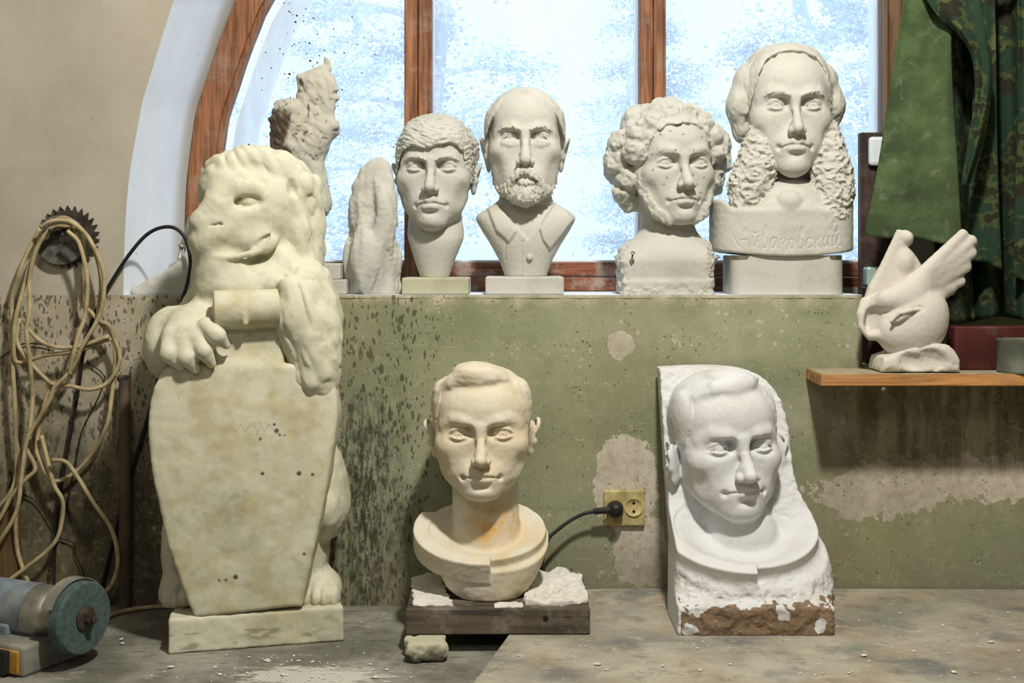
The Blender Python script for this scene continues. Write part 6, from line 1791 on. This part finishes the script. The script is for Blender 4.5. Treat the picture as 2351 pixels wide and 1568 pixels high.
COIL = [
    [(93, 522), (61, 583), (39, 643), (27, 690), (29, 761), (29, 833), (34, 922), (36, 1000), (38, 1070), (30, 1120), (0, 1160), (-40, 1200)],
    [(175, 525), (140, 520), (100, 544), (71, 601), (54, 661), (37, 726), (32, 779), (36, 829), (68, 826), (107, 815), (154, 810), (193, 801), (236, 783), (255, 778)],
    [(165, 518), (120, 522), (85, 570), (68, 640), (68, 711), (61, 761), (68, 826), (75, 904), (70, 976), (66, 1010)],
    [(93, 522), (118, 508), (157, 508), (193, 533), (218, 572), (236, 619), (239, 661), (234, 704), (221, 740), (200, 776), (186, 801), (175, 829), (154, 861), (125, 890), (114, 919), (90, 960), (62, 1011), (50, 1092), (38, 1173), (0, 1241), (-40, 1290)],
    [(140, 515), (172, 525), (189, 558), (193, 611), (186, 690), (211, 719), (246, 761), (264, 797), (263, 851), (257, 904), (250, 958), (236, 1000), (213, 1041), (165, 1090), (119, 1102), (92, 1058), (85, 1015), (107, 909), (122, 880)],
    [(110, 515), (150, 500), (195, 535), (222, 590), (232, 650), (226, 710), (229, 736), (250, 747), (262, 775), (275, 826), (250, 876), (207, 894), (161, 886), (125, 883), (104, 869), (64, 826), (39, 783), (45, 730)],
    [(54, 733), (68, 758), (93, 783), (129, 797), (171, 797), (200, 790), (250, 772)],
    [(119, 1056), (150, 1060), (175, 1090), (213, 1151), (256, 1215), (271, 1283), (260, 1335), (236, 1364), (205, 1388)],
    [(34, 1000), (46, 1060), (43, 1113), (36, 1198), (40, 1262), (55, 1313), (70, 1350), (76, 1372)],
    [(-30, 1365), (0, 1347), (64, 1300), (111, 1262), (136, 1224), (145, 1156), (124, 1113), (110, 1060), (95, 1000)],
    [(-30, 1215), (0, 1190), (26, 1140), (60, 1100), (81, 1075), (60, 1030)],
    [(155, 530), (182, 560), (200, 640), (196, 720), (180, 770), (165, 830), (160, 860)],
]
b = Vector(at(140, 800, -.02)); bm = bmesh.new(); rs = random.Random(2)
for k, s in enumerate(COIL):
    S = spl(s, 7); yy = -.030 - .0088 * (k % 4); ph = rs.uniform(0, 6)
    pts = [at(a, c_, yy - .004 * sin(i * .21 + ph)) for i, (a, c_) in enumerate(S)]
    bm_tube(bm, pts, .0044, 10)
o = link('cable_coil', bm_mesh('cable_coil', rel(bm, b), True), M['cable'], None, b); tag(o, 'tangled coil of beige cable hanging from the bolt on the left wall', 'cable')
b = Vector(at(300, 800, -.015)); bm = bmesh.new()
bm_tube(bm, [at(a, c_, y) for a, c_, y in spl([(122, 1372, -.035), (127, 1240, -.014), (140, 1120, -.013), (165, 980, -.013), (182, 880, -.013), (193, 800, -.013), (218, 720, -.014), (248, 660, -.016), (300, 580, -.014), (345, 533, -.010), (392, 521, -.006), (424, 545, -.004), (437, 600, -.006), (430, 650, -.012), (416, 695, -.02)], 7)], .0038, 10)
bm_tube(bm, [at(a, c_, -.0055) for a, c_ in spl([(372, 830), (362, 875), (340, 960), (310, 1060), (270, 1200), (228, 1372)], 7)], .0042, 10)
o = link('black_cord', bm_mesh('black_cord', rel(bm, b), True), M['black'], None, b); tag(o, 'thick black cord arching over the left end of the sill and down the wall', 'cord')
b = Vector(at(190, 1100, -.008)); bm = bmesh.new()
for s in ([(-20, 835), (0, 822), (28, 803), (50, 790), (90, 790), (128, 798)], [(198, 830), (235, 857), (238, 880), (220, 925), (190, 985), (176, 1050), (160, 1130), (150, 1190), (132, 1250)], [(50, 1134), (78, 1148), (100, 1175), (118, 1205), (128, 1222)], [(140, 1235), (170, 1248), (172, 1272), (185, 1300), (198, 1335)], [(84, 1050), (76, 1064), (62, 1078), (30, 1088), (22, 1080), (26, 1100), (20, 1120)]):
    bm_tube(bm, [at(a, c_, -.0065) for a, c_ in spl(s, 6)], .0013, 6)
o = link('thin_wire', bm_mesh('thin_wire', rel(bm, b), True), M['black'], None, b); tag(o, 'thin black wires running down the left wall behind the beige cable', 'wire')
b = Vector((wx(287, -.026), -.026, ZB)); T = empty('metal_pipe', b, 'brown vertical pipe against the wall between the cables and the lion', 'pipe')
zt = wz(872, -.026); bm = bmesh.new(); bm_lathe(bm, [(ZB + .0005, .0118), (zt - .002, .0118), (zt, .0110), (zt, .006), (zt - .02, .006)], Matrix.Translation((b.x, b.y, 0)) @ Matrix.Rotation(math.radians(-90), 4, 'Y'), 24)
o = auto_smooth(link('tube', bm_mesh('tube', rel(bm, b)), M['pipe'], T), 40)
bm = bmesh.new(); c = Vector(at(277, 868, -.030)); bm_lathe(bm, [(-.004, .0075), (.003, .0085), (.005, .003)], Matrix.Translation(c) @ Matrix.Rotation(math.radians(-70), 4, 'Z'), 14); bm_box(bm, at(290, 866, -.024), (.008, .004, .004), None, .001, 1)
link('clamp', bm_mesh('clamp', rel(bm, b)), M['rust'], T)
o = simple_box('wooden_post', -60, 45, 1178, 1400, -.014, .024, M['post'], 'short brown wooden post against the wall at the left edge', 'post'); o.location.z = ZB + .0002; 
bm = bmesh.new(); bm_tube(bm, [at(a, c_, y) for a, c_, y in spl([(228, 1424, -.30), (262, 1406, -.24), (300, 1394, -.19), (345, 1387, -.16), (372, 1384, -.15)], 6)], .0046, 8)
dz = min(v.co.z for v in bm.verts)
me = bm_mesh('floor_cable', bm, True)
for v in me.vertices: pass
# lay it on the bench
xs = spl([(228, 1424), (262, 1406), (300, 1396), (345, 1390), (385, 1388)], 6); bm = bmesh.new(); pts = []
for a, c_ in xs:
    d = (CAM_Z - ZB - .005) * FPX / (c_ + 4 - HOR); yy = min(CAM_Y + d, -.02); pts.append((wx(a, yy), yy, ZB + .0052))
bm_tube(bm, pts, .0046, 8); b = Vector(pts[0]); b.z = ZB
o = link('loose_cable', bm_mesh('loose_cable', rel(bm, b), True), M['cable'], None, b); tag(o, 'short beige cable lying on the bench between grinder and lion', 'cable')

# ================================================================ bench grinder
b = Vector((wx(196, -.40), -.40, ZB)); T = empty('bench_grinder', b, 'blue grey bench grinder with a green wheel at the lower left corner', 'grinder')
T.rotation_euler = (0, 0, math.radians(-26))
AX = .684 - (1420 - 590) * (2.6 - .40) / FPX - ZB         # axle height above the bench
Mg = Matrix.Translation((0, 0, AX))
def gp(name, prof, mat, ang=40, parent=T, seg=48):
    return auto_smooth(link(name, lathe_mesh(name, prof, Mg, seg), mat, parent), ang)
gp('motor_housing', [(-.34, .030), (-.315, .0445), (-.30, .0475), (-.118, .0475), (-.112, .0465)], M['blue'])
gp('end_bell', [(-.1125, .044), (-.110, .0478), (-.084, .0478), (-.070, .042), (-.056, .033), (-.036, .0285), (-.026, .0285)], M['steel'])
wh = gp('wheel', [(-.026, .012), (-.026, .060), (-.023, .0635), (-.004, .0635), (0, .060), (0, .022), (-.001, .0215), (-.001, .012)], M['wheel'])
gp('flange', [(-.0005, .008), (-.0005, .0215), (.003, .0215), (.006, .016), (.007, .008)], M['rust'])
bm = bmesh.new(); bm_lathe(bm, [(.006, .0105), (.0155, .0105), (.017, .0085)], Mg, 6); bm_lathe(bm, [(.016, .0062), (.022, .0062), (.023, .005)], Mg, 16); link('nut', bm_mesh('nut', bm), M['rust'], T)
bm = bmesh.new(); K = 20
for x0, x1 in ((-.040, -.016),):
    ring = []
    for k in range(K + 1):
        a = math.radians(38 + 118 * k / K); cy, cz = math.cos(a), math.sin(a)
        ring.append([bm.verts.new(Mg @ Vector((x, cy * r, cz * r))) for x, r in ((x0, .0665), (x1, .0665), (x1, .0685), (x0, .0685))])
    for p, q in zip(ring, ring[1:]):
        for k in range(4): bm.faces.new((p[k], p[(k + 1) % 4], q[(k + 1) % 4], q[k]))
    bm.faces.new(ring[0][::-1]); bm.faces.new(ring[-1])
bm_box(bm, (-.032, .0, AX + .055), (.004, .012, .014), None, .001, 1)
auto_smooth(link('wheel_guard', bm_mesh('wheel_guard', bm), M['greybox'], T), 40)
bm = bmesh.new(); bm_box(bm, (-.150, -.012, (AX - .034) / 2), (.095, .075, (AX - .034) / 2), None, .006, 2); link('base', bm_mesh('base', bm), M['greybox'], T)
bm = bmesh.new(); bm_box(bm, (-.19, -.012, AX - .030), (.055, .040, .014), None, .004, 2); link('foot_bracket', bm_mesh('foot_bracket', bm), M['blue'], T)
bm = bmesh.new(); bm_box(bm, (-.098, -.089, (AX - .036) / 2), (.034, .003, (AX - .036) / 2 - .006), None, .001, 1); pl_ = link('switch_plate', bm_mesh('switch_plate', bm), M['yellow'], T)
bm = bmesh.new(); bm_box(bm, (-.098, -.096, (AX - .036) / 2), (.016, .006, .020), None, .002, 2); link('switch', bm_mesh('switch', bm), M['black'], pl_)
for z in (.009, AX - .036 - .009):
    bm = bmesh.new(); bm_lathe(bm, [(0, .0035), (.0015, .0035), (.002, .002)], Matrix.Translation((-.098, -.092, z)) @ Matrix.Rotation(math.radians(-90), 4, 'Z'), 12); link('screw', bm_mesh('screw', bm), M['steel'], pl_)

# ================================================================ light
def area(name, loc, to, e, size, col):
    l = bpy.data.lights.new(name, 'AREA'); l.energy = e; l.size = size; l.color = col
    o = bpy.data.objects.new(name, l); COL.objects.link(o); o.location = loc; o.rotation_euler = (Vector(to) - Vector(loc)).to_track_quat('-Z', 'Y').to_euler(); return o
area('ceiling_lamp', (.30, -1.46, 2.25), (.10, -.1, .2), 48, .14, (1, .95, .865))
area('room_fill', (-.6, -3.2, 2.35), (0, -1.2, 0), 15, .9, (1, .96, .90))  # fill light added to lift the dark parts, no lamp known there
s = bpy.data.lights.new('winter_sun', 'SUN'); s.energy = 2.6; s.angle = .02; s.color = (1, .98, .95)
so_ = bpy.data.objects.new('winter_sun', s); COL.objects.link(so_); so_.rotation_euler = (math.radians(52), 0, math.radians(-12))
pt = bpy.data.lights.new('window_portal', 'AREA'); pt.shape = 'RECTANGLE'; pt.size = 1.8; pt.size_y = 1.5; pt.cycles.is_portal = True
po = bpy.data.objects.new('window_portal', pt); COL.objects.link(po); po.location = (.08, .50, 1.3); po.rotation_euler = (math.radians(-90), 0, 0)
w = bpy.data.worlds.new('winter sky'); SC.world = w; w.use_nodes = True
nt_ = w.node_tree; bg = nt_.nodes['Background']; bg.inputs[0].default_value = (.60, .80, 1.0, 1); bg.inputs[1].default_value = 1.50

# ================================================================ camera
cam = bpy.data.cameras.new('camera'); co = bpy.data.objects.new('camera', cam); COL.objects.link(co)
co.location = (0, CAM_Y, CAM_Z); co.rotation_euler = (math.radians(90), 0, 0)
cam.sensor_width = 36; cam.lens = FPX / 2351 * 36; cam.shift_y = (HOR - 784) / 2351; cam.clip_start = .05
SC.camera = co; SC.cycles.use_adaptive_sampling = True; SC.cycles.adaptive_threshold = .02
SC.cycles.max_bounces = 8; SC.cycles.diffuse_bounces = 3; SC.cycles.glossy_bounces = 2; SC.cycles.transparent_max_bounces = 8; SC.cycles.caustics_reflective = False; SC.cycles.caustics_refractive = False
SC.view_settings.view_transform = 'Standard'; SC.view_settings.look = 'None'; SC.view_settings.gamma = 1; SC.view_settings.exposure = .22
SC.view_settings.use_curve_mapping = False
